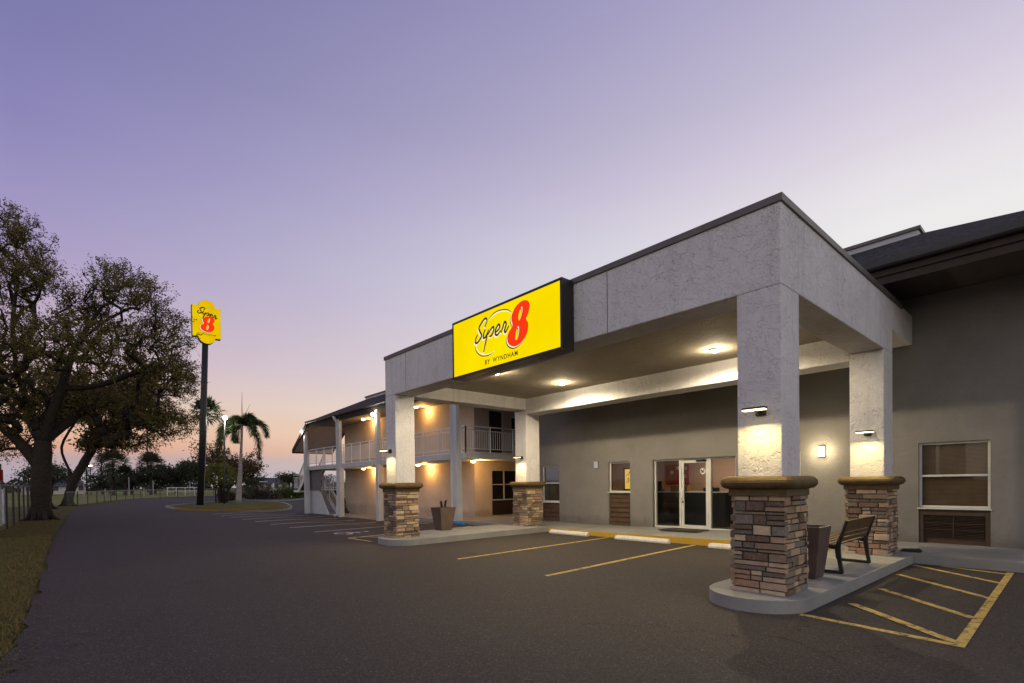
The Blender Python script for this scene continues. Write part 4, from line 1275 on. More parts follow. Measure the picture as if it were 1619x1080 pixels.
# ------------------------------------------------------------------ wheel stops
def wheel_stop(x0, x1, y, z, mat, label, group):
    mb = MB(); n = 6
    pr = [(-.075, 0), (-.075, .05), (-.035, .115), (.035, .115), (.075, .05), (.075, 0)]
    rings = []
    for t in (0, .04, .5, .96, 1):
        x = x0+(x1-x0)*t; s_ = .86 if t in (0, 1) else 1
        rings.append([(x, y+a*s_, z+b*s_) for a, b in pr])
    mb.rings(rings)
    return tag(mb.build('wheel_stop', mat, bevel=.008), label, 'wheel stop', group)


wheel_stop(-8.62, -7.10, 4.80, .002, 'stop_white', 'white concrete wheel stop at the left end of the yellow kerb, by the far island', 'white wheel stops')
wheel_stop(-6.12, -4.47, 4.80, .002, 'stop_white', 'white concrete wheel stop before the lobby door, between the two yellow lines', 'white wheel stops')
wheel_stop(-3.42, -1.80, 4.80, .002, 'stop_white', 'white concrete wheel stop partly hidden by the near stone pillar', 'white wheel stops')
wheel_stop(-14.95, -13.25, 4.84, .002, 'blue_paint', 'blue painted wheel stop of the accessible bay, left of the recess', 'wheel stops of the wing')
wheel_stop(-18.6, -16.75, 4.65, -.10, 'stop_white', 'white wheel stop seen between the far pillar and the planter', 'wheel stops of the wing')

# ------------------------------------------------------------------ planters, bench, small things
def planter(x, y, z, top, base, h, mat, label, curve):
    t = thing('planter', (x, y, z), label, 'planter', 'tapered square planters')
    mb = MB(); rs = []
    for i in range(9):
        u = i/8; w = (base+(top-base)*(u**curve))/2; c = .03
        rs.append([(x+a*w, y+b*w, z+h*u) for a, b in ((-1, -1), (1, -1), (1, 1), (-1, 1))])
    for w, zz in ((top/2-.035, z+h), (top/2-.045, z+h-.06)):
        rs.append([(x+a*w, y+b*w, zz) for a, b in ((-1, -1), (1, -1), (1, 1), (-1, 1))])
    mb.rings(rs); mb.build('pot', mat, t, bevel=.008)
    w = top/2-.047
    mb = MB(); mb.box(x-w, x+w, y-w, y+w, z+h-.062, z+h-.052); mb.build('soil', 'dark_soil', t)
    return t


planter(-.245, 1.52, .161, .50, .33, .74, 'planter', 'dark brown tapered planter between the near stone pillar and the bench', .8)
pt = planter(-10.58, 2.12, .161, .56, .36, .70, 'planter_light', 'brown tapered planter with a few dead stems, right of the far outer pillar', .9)
mb = MB(); rp = random.Random(3)
for i in range(7):
    a = rp.uniform(0, 6.28); mb.tube([(-10.58+.05*math.cos(a), 2.12+.05*math.sin(a), .78), (-10.58+.09*math.cos(a), 2.12+.09*math.sin(a), .95+rp.random()*.12), (-10.58+.12*math.cos(a), 2.12+.12*math.sin(a), 1.0+rp.random()*.1)], [.022, .018, .006], 6)
mb.build('dead_stems', 'dark_soil', pt)

bench = thing('park_bench', (-.18, 2.8, .16), 'wood-slatted bench on black metal frames, its back turned to the hatched bay', 'bench')
for yb in (2.08, 3.5):
    mb = MB(); w = .04
    pts = [(.115, .945), (.0, .60), (-.005, .52), (.03, .30), (.055, .19), (.03, .172), (-.38, .172), (-.41, .19), (-.44, .40), (-.46, .555), (-.42, .585), (-.1, .55), (-.005, .56)]
    mb.prism([(.130, .95), (.105, .955), (-.02, .62), (-.03, .52), (.0, .30), (.018, .205), (-.37, .205), (-.40, .40), (-.42, .54), (-.10, .535), (-.02, .54), (-.02, .60), (-.44, .585), (-.475, .57), (-.435, .20), (-.40, .162), (.05, .162), (.07, .18), (.048, .31), (.028, .52), (.032, .60)],
             lambda a, b, d: (a, yb-w/2+d, b), w)
    mb.build('leg_frame', 'bench_metal', bench, bevel=.004)
mb = MB()
for i in range(5):
    x = -.42+i*.088; z = .597-i*.006
    mb.box(x-.036, x+.036, 2.04, 3.54, z, z+.022)
mb.build('seat', 'bench_wood', bench, bevel=.004)
mb = MB()
for t, hh in ((.16, .06), (.37, .06), (.74, .19)):
    c = Vector((.012+.115*t*.98, 0, .60+.355*t)); d = Vector((.31, 0, .95)).normalized(); nn = Vector((-.95, 0, .31)).normalized()*.02
    for ya, yb in ((2.04, 2.785), (2.795, 3.54)):
        p = [c-d*hh/2+nn*.3, c+d*hh/2+nn*.3, c+d*hh/2+nn*1.3, c-d*hh/2+nn*1.3]
        mb.add([(v.x, ya, v.z) for v in p]+[(v.x, yb, v.z) for v in p], [(0, 1, 2, 3), (7, 6, 5, 4), (0, 4, 5, 1), (1, 5, 6, 2), (2, 6, 7, 3), (3, 7, 4, 0)])
mb.build('backrest', 'bench_wood', bench, bevel=.004)
mb = MB(); mb.prism([(0, 0), (.34, 0), (.36, .03), (.30, .075), (.05, .06)], lambda a, b, d: (.06+a*.9, 5.45+d, .155+b), .2)
tag(mb.build('splash_block', 'bench_metal', bevel=.01), 'small black block on the ground behind the pillar near the right window', 'drain block')


# ------------------------------------------------------------------ vegetation
def mesh_fast(name, verts, nper, mat, parent):
    """verts: (n*nper,3) array, faces of nper corners each"""
    verts = np.asarray(verts, dtype=np.float64)-np.array(wloc(parent))
    n = len(verts)//nper
    me = bpy.data.meshes.new(name)
    me.vertices.add(len(verts)); me.vertices.foreach_set('co', verts.ravel())
    me.loops.add(len(verts)); me.loops.foreach_set('vertex_index', np.arange(len(verts)))
    me.polygons.add(n); me.polygons.foreach_set('loop_start', np.arange(0, len(verts), nper)); me.polygons.foreach_set('loop_total', np.full(n, nper))
    me.materials.append(MAT[mat]); me.update(calc_edges=True)
    o = bpy.data.objects.new(name, me); COL.objects.link(o)
    if parent: o.parent = parent
    return o


def leaves(cs, n_each, spread, size, flat=.6):
    """quad leaves round the centres cs"""
    cs = np.repeat(np.asarray(cs), n_each, axis=0); n = len(cs)
    c = cs+rng.normal(size=(n, 3))*spread*np.array([1, 1, flat])
    a = rng.normal(size=(n, 3)); a /= np.linalg.norm(a, axis=1)[:, None]
    b = np.cross(a, rng.normal(size=(n, 3))); b /= np.linalg.norm(b, axis=1)[:, None]
    s = size*rng.uniform(.6, 1.3, size=(n, 1))
    q2 = np.stack([c-a*s, c-b*s*.45, c+a*s, c+b*s*.45], axis=1)
    return q2.reshape(-1, 3)


LAT = np.array([.6605, .7507, 0]); DEP = np.array([-.7508, .6604, 0])   # across / away directions for the tree plans


def tree(name, label, cat, base, limbs, blobs, tip_r, leaf_n, leaf_s, spread, mat='oak_leaf', group=None, seg=3, droop=.25, trunk_r=None, bark='bark', exp=2.2, kink=.12, sprig=0):
    base = np.array(base, float)
    def W3(l, d, h): return base+LAT*l+DEP*d+np.array([0, 0, h])
    t = thing(name, tuple(base), label, cat, group)
    pts, par = [], []
    for ch in limbs:                                   # each limb: (parent index in pts or -1, [(l,d,h)...])
        pr, seq = ch
        for s_ in seq:
            pts.append(W3(*s_)); par.append(pr); pr = len(pts)-1
    att = []
    for (l, d, h, rl, rd, rh, n) in blobs:
        for _ in range(n):
            v = rng.normal(size=3); v /= np.linalg.norm(v); r = rng.uniform(.12, 1)**.5*rng.uniform(.85, 1.12)
            att.append(W3(l+v[0]*rl*r, d+v[1]*rd*r, h+v[2]*rh*r))
    att = np.array(att)
    start = len(limbs[0][1])-1
    ctr = np.array(pts[min(start, len(pts)-1)])
    att = att[np.argsort(np.linalg.norm(att-ctr, axis=1))]
    P = np.array(pts); tips = []
    Pl = [p for p in pts]
    fromi = max(1, start-1)
    for a_ in att:
        A_ = np.array(Pl[fromi:]); dv = A_-a_
        dist = np.linalg.norm(dv*np.array([1, 1, .9]), axis=1)+np.maximum(0, A_[:, 2]-a_[2])*.6
        i = int(np.argmin(dist))+fromi; p0 = np.array(Pl[i]); L = np.linalg.norm(a_-p0)
        ns = max(1, min(seg+2, int(L/.45))); pr = i
        for j in range(1, ns+1):
            u = j/ns; p = p0+(a_-p0)*u
            if j < ns: p = p+rng.normal(size=3)*kink*min(1, L)*.6+np.array([0, 0, droop*L*.35*math.sin(math.pi*u)])
            Pl.append(p); par.append(pr); pr = len(Pl)-1
        tips.append(pr)
    n = len(Pl); acc = np.zeros(n)
    for tpi in tips: acc[tpi] += tip_r**exp
    kids = [0]*n
    for i in range(n-1, 0, -1):
        if acc[i] == 0: acc[i] = tip_r**exp
        if par[i] >= 0: acc[par[i]] += acc[i]; kids[par[i]] += 1
    rad = acc**(1/exp)
    if trunk_r:
        f_ = trunk_r/rad[0]
        if f_ != 1:
            nl = sum(len(c[1]) for c in limbs)
            rad = np.where(np.arange(n) < nl, rad*f_, rad*min(1, f_*1.0) if f_ < 1 else rad*(1+(f_-1)*np.clip((rad-tip_r)/(rad[0]-tip_r+1e-9), 0, 1)))
    mb = MB()
    nlimb = sum(len(c[1]) for c in limbs); i0 = 0
    for pr, seq in limbs:
        ids = ([pr] if pr >= 0 else [])+list(range(i0, i0+len(seq))); i0 += len(seq)
        ps = [Vector(Pl[j]) for j in ids]; rs = [rad[j] for j in ids]
        if pr >= 0: rs[0] = min(rs[0], rs[1]*1.25)
        sp_, sr_ = [], []
        for a_ in range(len(ps)-1):
            p0, p1, p2, p3 = ps[max(a_-1, 0)], ps[a_], ps[a_+1], ps[min(a_+2, len(ps)-1)]
            for b_ in range(4):
                u = b_/4; sp_.append(.5*((2*p1)+(-p0+p2)*u+(2*p0-5*p1+4*p2-p3)*u*u+(-p0+3*p1-3*p2+p3)*u*u*u)); sr_.append(rs[a_]+(rs[a_+1]-rs[a_])*u)
        sp_.append(ps[-1]); sr_.append(rs[-1])
        sr_ = [r_*(1+.05*math.sin(j*2.3+i0)) for j, r_ in enumerate(sr_)]
        mb.tube(sp_, sr_, 12, cap=False)
    for i in range(1, n):
        pi2 = par[i]
        if pi2 < 0: continue
        ns = 10 if rad[i] > .12 else (6 if rad[i] > .04 else 4)
        if i < nlimb: continue
        mb.tube([Pl[pi2], Pl[i]], [min(rad[pi2], rad[i]*1.35) if pi2 >= len(limbs[0][1]) else rad[pi2], rad[i]], ns, cap=(rad[i] > .1))
    # root flare
    r0 = rad[0]
    if r0 > .2:
        for a in range(7):
            an = a*.9+.3; d = np.array([math.cos(an), math.sin(an), 0])
            mb.tube([base+d*r0*2.1+np.array([0, 0, -.08]), base+d*r0*1.2+np.array([0, 0, .10]), base+d*r0*.62+np.array([0, 0, .75])], [r0*.10, r0*.28, r0*.22], 7)
    mb.build('trunk', bark, t, smooth=True)
    tp = np.array([Pl[i] for i in tips])
    if sprig:                                          # fine twigs that reach out past the clumps
        cc = tp.mean(axis=0); sm = MB(); extra = []
        for p in tp:
            for _ in range(2):
                d = (p-cc)/(np.linalg.norm(p-cc)+1e-6)*.9+rng.normal(size=3)*.55+np.array([0, 0, .25]); d /= np.linalg.norm(d)
                L = sprig*rng.uniform(.4, 1.3); b_ = rng.normal(size=3)*.08*L
                q1 = p+d*L*.5+b_; q2 = p+d*L
                sm.tube([p, q1, q2], [.011, .007, .003], 3, cap=False)
                extra += [p+d*L*.3, q1, p+d*L*.75+b_*.5, q2]
        tw = sm.build('twig', bark, t)
        mesh_fast('leaf_sprigs', leaves(np.array(extra), 4, .075, leaf_s*.85, .9), 4, mat, t)
    mesh_fast('crown', leaves(tp, leaf_n, spread, leaf_s), 4, mat, t)
    return t


px = .0319
B1 = []
for (u, v, ru, rv, n, d) in ((35, 395, 42, 62, 110, 0), (5, 430, 50, 60, 60, .5), (80, 450, 36, 40, 50, -.4), (172, 450, 36, 40, 60, .3), (232, 475, 45, 38, 70, -.3), (252, 520, 34, 40, 60, .4),
                             (235, 580, 40, 45, 80, .8), (190, 570, 55, 55, 130, -1.2), (120, 520, 50, 50, 120, .6), (128, 478, 34, 30, 50, .2), (15, 350, 30, 32, 40, .3), (60, 560, 60, 60, 140, -.8), (-40, 500, 80, 100, 110, 0), (100, 620, 60, 35, 120, 1), (35, 640, 60, 50, 130, -.6),
                             (185, 640, 50, 35, 90, 1.2), (222, 530, 34, 34, 60, .1), (262, 600, 34, 42, 70, .2), (228, 665, 42, 30, 70, .9), (150, 690, 40, 20, 40, 1.3), (10, 700, 45, 28, 50, .4), (-60, 620, 60, 60, 60, 0)):
    B1.append(((u-65)*px, d*2, (822-v)*px, ru*px*.93, max(ru, rv)*px*1.2, rv*px*.95, int(n*1.2)))
limb1 = [(-1, [(0, 0, -.1), (.03, 0, 1.2), (.1, 0, 2.6), (.2, 0, 4.0)]),
         (3, [(-.6, .2, 5.4), (-1.2, .2, 7.4), (-1.2, 0, 9.8), (-.9, 0, 12.0)]),
         (2, [(-1.0, -.4, 4.3), (-2.2, -.8, 5.4), (-3.4, -.8, 6.8)]),
         (3, [(.7, -.1, 5.2), (1.2, 0, 6.6), (1.7, 0, 8.2), (2.3, .2, 9.6), (3.1, .3, 10.8)]),
         (13, [(2.6, -.4, 8.9), (4.0, -.6, 9.8), (5.2, -.6, 10.4)]),
         (12, [(2.4, .8, 6.9), (3.8, 1.3, 7.6), (5.2, 1.4, 8.2)]),
         (3, [(.9, 1.4, 5.6), (1.7, 2.2, 7.2), (2.2, 2.6, 8.8)])]
tree('oak_tree', 'large spreading oak with a thick trunk on the grass verge, nearest tree at the left', 'tree', (-32.43, -7.54, 0), limb1, B1, .011, 7, .066, .20, trunk_r=.40, exp=2.15, sprig=.62)
px = .0588
B3 = []
for (u, v, ru, rv, n, d) in ((215, 620, 45, 38, 90, 0), (180, 650, 50, 34, 90, .6), (238, 655, 28, 22, 40, -.3), (140, 620, 40, 40, 70, -.5), (165, 690, 38, 20, 50, .4), (225, 580, 30, 25, 40, .5)):
    B3.append(((u-118)*px, d*2, (799-v)*px, ru*px, ru*px*1.1, rv*px, n))
limb3 = [(-1, [(0, 0, -.1), (.15, 0, 1.0), (.45, 0, 2.0), (.2, 0, 3.3)]), (2, [(1.2, .2, 3.6), (2.0, .3, 5.0), (3.0, .4, 6.6), (4.2, .4, 8.4)]), (3, [(-.2, -.3, 5.4), (1.2, -.3, 7.8)]), (5, [(3.4, -.5, 5.9), (5.2, -.6, 7.2)])]
tree('oak_tree', 'smaller oak with a forked leaning trunk at the road bend, behind the large oak', 'tree', (-59.87, -6.5, 0), limb3, B3, .03, 30, .17, .5, trunk_r=.36, mat='oak_leaf_brown', sprig=1.0)
px = .05
B2 = [((u-86)*px, d, (804-v)*px, ru*px, ru*px, rv*px, n) for (u, v, ru, rv, n, d) in ((80, 650, 55, 35, 70, 1), (60, 600, 60, 45, 70, 0), (120, 640, 40, 30, 50, 0))]
tree('oak_tree', 'oak with a straight pale trunk, just right of and behind the large oak', 'tree', (-51.65, -7.9, 0), [(-1, [(0, 0, -.1), (0, 0, 1.6), (.05, 0, 3.4), (.0, 0, 5.0)]), (3, [(-.8, 0, 6.6), (-1.2, 0, 8.4)]), (3, [(.9, 0, 6.8), (1.6, 0, 8.4)])],
     B2, .03, 26, .16, .45, trunk_r=.45, mat='oak_leaf_brown')


def fan_leaf(quadsL, hub, d, size, rnd, droopy=.3, nseg=15):
    """one palmate leaf: segments fanning round direction d"""
    hub, d = Vector(hub), Vector(d).normalized(); side = d.cross(Vector((0, 0, 1)))
    if side.length < .1: side = Vector((1, 0, 0))
    side.normalize(); up = side.cross(d)
    for i in range(nseg):
        a = R(-115+230*i/(nseg-1)); dirn = (d*math.cos(a)+side*math.sin(a)+up*rnd.uniform(-.10, .22)).normalized()
        L = size*(1-.25*abs(i/(nseg-1)-.5)*2)*rnd.uniform(.85, 1.1); w = size*.075
        sd = dirn.cross(up).normalized()*w
        m1 = hub+dirn*L*.6; tp = hub+dirn*L+Vector((0, 0, -droopy*L*.55*rnd.uniform(.6, 1.3)))
        quadsL += [hub-sd*.15, m1-sd, m1+sd, hub+sd*.15, m1-sd, tp-sd*.12, tp+sd*.12, m1+sd]


def fan_palm(label, base, h, lean, crown_r, nleaf, trunk_r, group=None, leafsize=None, mat='palm_leaf', name='fan_palm', seg=15, bark='palm_trunk'):
    rnd = random.Random(hash(label) % 1000 if False else len(label)*7+int(abs(base[0]*10)))
    base = Vector(base); top = base+Vector((lean[0], lean[1], h))
    t = thing(name, tuple(base), label, 'palm tree', group)
    mb = MB(); mb.tube([base-Vector((0, 0, .1)), base.lerp(top, .1), base.lerp(top, .5), top], [trunk_r*1.5, trunk_r*1.1, trunk_r*.9, trunk_r*.85], 10); mb.build('trunk', bark, t, smooth=True)
    ql = []; stem = MB(); ls = leafsize or crown_r*.55
    for i in range(nleaf):
        az = 2.4*i; el = 85-125*(i/nleaf)
        d = Vector((math.cos(az)*math.cos(R(el)), math.sin(az)*math.cos(R(el)), math.sin(R(el))))
        pe = crown_r-ls*.8; hub = top+d*pe*rnd.uniform(.8, 1.1)
        stem.tube([top, hub], [.02, .012], 4, cap=False)
        fan_leaf(ql, hub, d, ls, rnd, .25+.4*(i/nleaf), seg)
    stem.build('leaf_stem', mat, t)
    mesh_fast('crown', np.array([tuple(v) for v in ql]), 4, mat, t)
    return t


def fronds(quadsL, stem, crown, curve, rnd, leaflet=.55, n=46, bushy=True, rad=.02):
    """a plumed frond along a smooth curve of world points"""
    c = [Vector(p) for p in curve]
    pts = []
    for i in range(len(c)-1):
        p0, p1, p2, p3 = c[max(i-1, 0)], c[i], c[i+1], c[min(i+2, len(c)-1)]
        for j in range(n//(len(c)-1)):
            t = j/(n//(len(c)-1)); pts.append(.5*((2*p1)+(-p0+p2)*t+(2*p0-5*p1+4*p2-p3)*t*t+(-p0+3*p1-3*p2+p3)*t*t*t))
    stem.tube(pts[::3]+[pts[-1]], rad, 5, cap=False)
    for i, p in enumerate(pts[4:]):
        u = i/len(pts); L = leaflet*(.55+.9*math.sin(math.pi*min(1, u*.9+.1)))*rnd.uniform(.8, 1.1)
        d = (pts[min(i+5, len(pts)-1)]-p).normalized() if i+5 < len(pts) else (p-pts[-3]).normalized()
        s_ = d.cross(Vector((0, 0, 1))); s_ = s_.normalized() if s_.length > .05 else Vector((1, 0, 0))
        up = s_.cross(d)
        for a in ((20, 65, 115, 160, -25, 205) if bushy else (0, 180)):
            a = R(a+rnd.uniform(-18, 18)); o = (s_*math.cos(a)+up*math.sin(a)); dirn = (o*.75+d*.75).normalized()
            w = dirn.cross(d).normalized()*.03 if dirn.cross(d).length > .01 else s_*.022
            tp = p+dirn*L+Vector((0, 0, -.22*L)); m1 = p+dirn*L*.5
            quadsL += [p-w*.4, m1-w, tp, m1+w]


# palms and shrubs of the island
fan_palm('tall fan palm with a slender trunk behind the pylon pole', (-47.5, 2.1, .12), 7.75, (.1, .45), 1.55, 34, .13)
ryl = thing('feather_palm', (-47.9, 5.0, .12), 'feather palm with a smooth pale trunk and long drooping plumed fronds', 'palm tree')
bs = Vector((-47.85, 5.02, .1)); tp = Vector((-47.65, 5.37, 7.0))
mb = MB(); mb.tube([bs-Vector((0, 0, .1)), bs+Vector((0, 0, .4)), bs.lerp(tp, .35), bs.lerp(tp, .6), bs.lerp(tp, .8), tp], [.31, .24, .19, .13, .10, .09], 14); mb.build('trunk', 'palm_trunk', ryl, smooth=True)
ql = []; stem = MB(); rnd = random.Random(9)
lt, dp = Vector(LAT), Vector(DEP)
for cv in (((0, 0), (.6, .45), (1.25, .35), (1.9, -.1), (2.2, -.9)), ((0, 0), (.55, .05), (1.1, -.5), (1.5, -1.5), (1.6, -2.9)), ((0, 0), (-.5, .45), (-1.05, .25), (-1.5, -.4), (-1.65, -1.3)),
           ((0, -.2), (-.6, -.25), (-1.3, -.7), (-1.65, -1.4), (-1.75, -2.3)), ((0, 0), (.25, .6), (.7, .8), (1.1, .5), (1.4, -.1)), ((0, 0), (-.3, .5), (-.6, .6), (-.95, .3), (-1.1, -.2)), ((0, -.1), (-.4, -.1), (-.7, -.5), (-.8, -.9), (-.8, -1.2))):
    k2 = rnd.uniform(-.5, .5)
    fronds(ql, stem, None, [tp+lt*a+dp*(k2*abs(a))+Vector((0, 0, b)) for a, b in cv], rnd, .56, 66)
for a in (1.0, -1.1):
    fronds(ql, stem, None, [tp, tp+dp*a*.5+Vector((0, 0, .5)), tp+dp*a*1.2+Vector((0, 0, .3)), tp+dp*a*1.8+Vector((0, 0, -.6))], rnd, .56, 54)
stem.tube([tp, tp+Vector((0, 0, 1.6)), tp+Vector((.02, .03, 3.1))], [.05, .03, .008], 5); stem.tube([tp, tp+lt*.35+Vector((0, 0, 1.1)), tp+lt*.75+Vector((0, 0, 2.0))], [.04, .02, .006], 5)
stem.build('frond_stem', 'palm_leaf', ryl)
mesh_fast('crown', np.array([tuple(v) for v in ql]), 4, 'palm_leaf', ryl)

# clump with many bare stems and a round leafy head
clump = thing('screw_pine_clump', (-49.5, 4.0, .12), 'many-stemmed bushy shrub with a round yellow-green head under the lamp post', 'shrub')
mb = MB(); rnd = random.Random(21); tips = []
c0 = Vector((-49.5, 4.0, .1))
for i in range(16):
    a = rnd.uniform(0, 6.28); r1 = rnd.uniform(.1, .55); r2 = rnd.uniform(.2, 1.3); h = rnd.uniform(1.5, 2.9)
    p = [c0+Vector((r1*math.cos(a), r1*math.sin(a), 0)), c0+Vector((r1*1.1*math.cos(a), r1*1.1*math.sin(a), h*.45)), c0+Vector((r2*math.cos(a), r2*math.sin(a), h))]
    mb.tube(p, [.06, .05, .035], 6, cap=False)
mb.build('stem', 'bark', clump, smooth=True)
ql = []
for i in range(110):
    v = Vector((rnd.gauss(0, 1), rnd.gauss(0, 1), rnd.gauss(0, 1))).normalized(); r = rnd.uniform(.5, 1)**.6
    c = c0+Vector((v.x*1.35*r, v.y*1.35*r, 2.55+v.z*1.0*r))
    for j in range(13):
        d = (Vector((rnd.gauss(0, 1), rnd.gauss(0, 1), rnd.gauss(0, 1))).normalized()+v*.5+Vector((0, 0, .15))).normalized(); w = d.cross(Vector((rnd.random(), rnd.random(), rnd.random()))).normalized()*.026
        L = rnd.uniform(.3, .55); m1 = c+d*L*.5; t2 = c+d*L+Vector((0, 0, -.15*L)); ql += [c-w*.5, m1-w, t2, m1+w]
mesh_fast('crown', np.array([tuple(v) for v in ql]), 4, 'bush_leaf', clump)

# lamp post in front of it
lp = thing('lamp_post', (-45.95, 3.48, .1), 'thin dark lamp post with a bright white lamp on top, between the two palms', 'street lamp')
mb = MB(); mb.tube([(-45.95, 3.48, 0), (-45.95, 3.48, 2), (-45.65, 3.56, 7.2)], [.085, .075, .06], 10); mb.build('pole', 'pole_dark', lp, smooth=True)
mb = MB(); mb._lathe((-45.63, 3.58, 7.22), [(.05, 0), (.14, .06), (.17, .18), (.12, .29), (.03, .33)], 14); mb.build('lamp', 'lamp_white', lp, smooth=True)
l = bpy.data.lights.new('street_light', 'POINT'); l.energy = 260; l.color = (1, .95, .85); l.shadow_soft_size = .2
lo = bpy.data.objects.new('street_light', l); COL.objects.link(lo); lo.parent = lp; lo.location = (.32, .10, 7.0)


def blob_shrub(name, label, c, rad, n, k, leaf, mat, cat='shrub', group=None, stems=8):
    t = thing(name, (c[0], c[1], 0), label, cat, group)
    mb = MB(); rnd = random.Random(int(abs(c[0]*13+c[1]*7)))
    for i in range(stems):
        a = rnd.uniform(0, 6.28); q2 = rnd.uniform(.3, .9)
        mb.tube([(c[0]+.1*rad[0]*math.cos(a), c[1]+.1*rad[1]*math.sin(a), -.05), (c[0]+q2*.6*rad[0]*math.cos(a), c[1]+q2*.6*rad[1]*math.sin(a), c[2]*.9), (c[0]+q2*rad[0]*math.cos(a), c[1]+q2*rad[1]*math.sin(a), c[2]+rad[2]*.4)], [.05, .03, .01], 5, cap=False)
    mb.build('stem', 'bark', t)
    v = rng.normal(size=(n, 3)); v /= np.linalg.norm(v, axis=1)[:, None]; r = rng.uniform(.15, 1, (n, 1))**.45*rng.uniform(.8, 1.12, (n, 1))
    cs = np.array(c)+v*r*np.array(rad); cs = cs[cs[:, 2] > .08]
    mesh_fast('foliage', leaves(cs, k, leaf*2.2, leaf, .8), 4, mat, t)
    return t


shr = [((-61.5, 9.4, .75), (1.7, 1.6, .95), 'dark brown-green shrub right of the feather palm trunk'), ((-60.2, 11.0, .7), (1.5, 1.4, .8), 'rounded brown shrub beside the small white post'),
       ((-57.5, 6.2, .5), (1.0, .9, .6), 'low dry reddish shrub left of the many-stemmed clump')]
for c, r_, lab in shr: blob_shrub('shrub', lab, c, r_, 130, 16, .09, 'shrub_leaf', group='shrubs beyond the palm island')
hd = [((-62.4, 13.6, .75), 'green leafy hedge plant at the left end of the hedge row'), ((-61.2, 14.6, .85), 'green leafy hedge plant in the middle of the hedge row'), ((-60.0, 15.6, .9), 'green leafy hedge plant nearest the staircase')]
for c, lab in hd: blob_shrub('hedge_plant', lab, c, (1.2, 1.1, .9), 120, 18, .085, 'hedge_leaf', 'hedge', 'hedge plants left of the staircase')

# trees beyond the field
def far_tree(label, base, r, h, n, k, leaf, mat, group='trees beyond the field', name='tree', low=.25, tr=.25):
    base = np.array(base, float)
    bl = []
    m_ = 5
    rr_ = random.Random(int(abs(base[0]*3+base[1]*11)))
    for i in range(m_):
        bl.append((rr_.uniform(-.55, .55)*r, rr_.uniform(-.4, .4)*r, h*rr_.uniform(.48, .8), r*rr_.uniform(.4, .62), r*.5, h*rr_.uniform(.16, .26), n//m_))
    return tree(name, label, 'tree', tuple(base), [(-1, [(0, 0, -.1), (.05*r, 0, h*.15), (0, 0, h*low)]), (2, [(.1*r, 0, h*.5), (.1*r, 0, h*.7)])], bl, .035, k, leaf, leaf*2.6, mat=mat, group=group, trunk_r=tr)


far_tree('airy round-headed tree behind the palm island, taller than its neighbours', (-93.6, 12.6, 0), 5.4, 9.4, 190, 30, .20, 'oak_leaf_brown', low=.3, tr=.3)
far_tree('open-crowned tree right behind the feather palm trunk', (-90.5, 17.5, 0), 3.2, 7.4, 90, 26, .18, 'oak_leaf_brown', low=.3, tr=.2)
far_tree('dull grey-green tree left of the pylon pole beyond the rail', (-140, 12.8, 0), 6.2, 7.8, 130, 30, .3, 'far_leaf', low=.2)
far_tree('low grey-green tree between the cabbage palm and the pylon', (-143, 9.0, 0), 4.6, 7.0, 100, 28, .3, 'far_leaf', low=.2)
far_tree('bushy grey-brown tree close left of the pylon pole', (-133, 16.5, 0), 5.2, 8.2, 120, 30, .3, 'far_leaf', low=.2)
far_tree('dark low tree between the two cabbage palms', (-150, 5.2, 0), 4.0, 5.6, 90, 26, .3, 'far_leaf', low=.2)
far_tree('dark low tree left of the first cabbage palm', (-156, .2, 0), 4.4, 5.2, 90, 26, .3, 'far_leaf', low=.2)
far_tree('dark tree behind the road bend, left of the thin palms', (-165, -9.5, 0), 6.5, 8, 110, 26, .35, 'far_leaf', low=.2)
far_tree('dark tree seen under the crown of the large oak', (-128, -20.5, 0), 5.5, 7.6, 100, 26, .3, 'far_leaf', low=.2)
far_tree('small far tree left of the distant long house', (-128, 27, 0), 3.6, 4.4, 70, 24, .24, 'far_leaf', low=.15)
far_tree('far tree to the right of the distant long house', (-168, 48.5, 0), 6.5, 5.6, 90, 24, .32, 'far_leaf', low=.15)
far_tree('far tree next to the staircase railing', (-160, 53, 0), 6.5, 5.4, 90, 24, .32, 'far_leaf', low=.15)

# dense cabbage palms and thin palms on the skyline
for lab, b, h, r_, n in (('dense dark cabbage palm, left of the pair beyond the field', (-136.9, 1.0, 0), 6.6, 3.7, 90), ('dense dark cabbage palm, right of the pair beyond the field', (-132, 7.2, 0), 6.2, 3.4, 80),
                         ('short dense palm leaning against the left cabbage palm', (-135.0, 2.9, 0), 4.6, 2.2, 40)):
    fan_palm(lab, b, h, (0, 0), r_, n, .3, 'cabbage palms beyond the field', leafsize=1.5, mat='far_leaf', name='cabbage_palm', seg=11, bark='bark')
for lab, b, h in (('thin skyline palm, leftmost of three', (-192, -2.2, 0), 7.2), ('thin skyline palm, tallest of three', (-190.9, 1.2, 0), 10.2), ('thin skyline palm, rightmost of three', (-190.5, 3.0, 0), 7.4)):
    fan_palm(lab, b, h, (0, 0), 2.1, 22, .2, 'thin palms on the skyline', leafsize=1.3, mat='far_leaf', name='thin_palm', seg=9, bark='bark')

# one low far-off tree line that reads as a mass
cs = []
for i in range(900):
    t = rng.uniform(0, 1); x = -330+t*60+rng.normal()*4; y = -150+t*330
    hh = 3.0+2.2*math.sin(t*23)+1.6*math.sin(t*61+1)
    cs.append((x, y, rng.uniform(0, max(1.5, hh+2.2))))
tl = mesh_fast('far_woods', leaves(cs, 9, 1.6, 1.2, .7), 4, 'far_leaf', None)
tag(tl, 'low dark belt of far-off woods along the horizon', 'woods', kind='stuff')

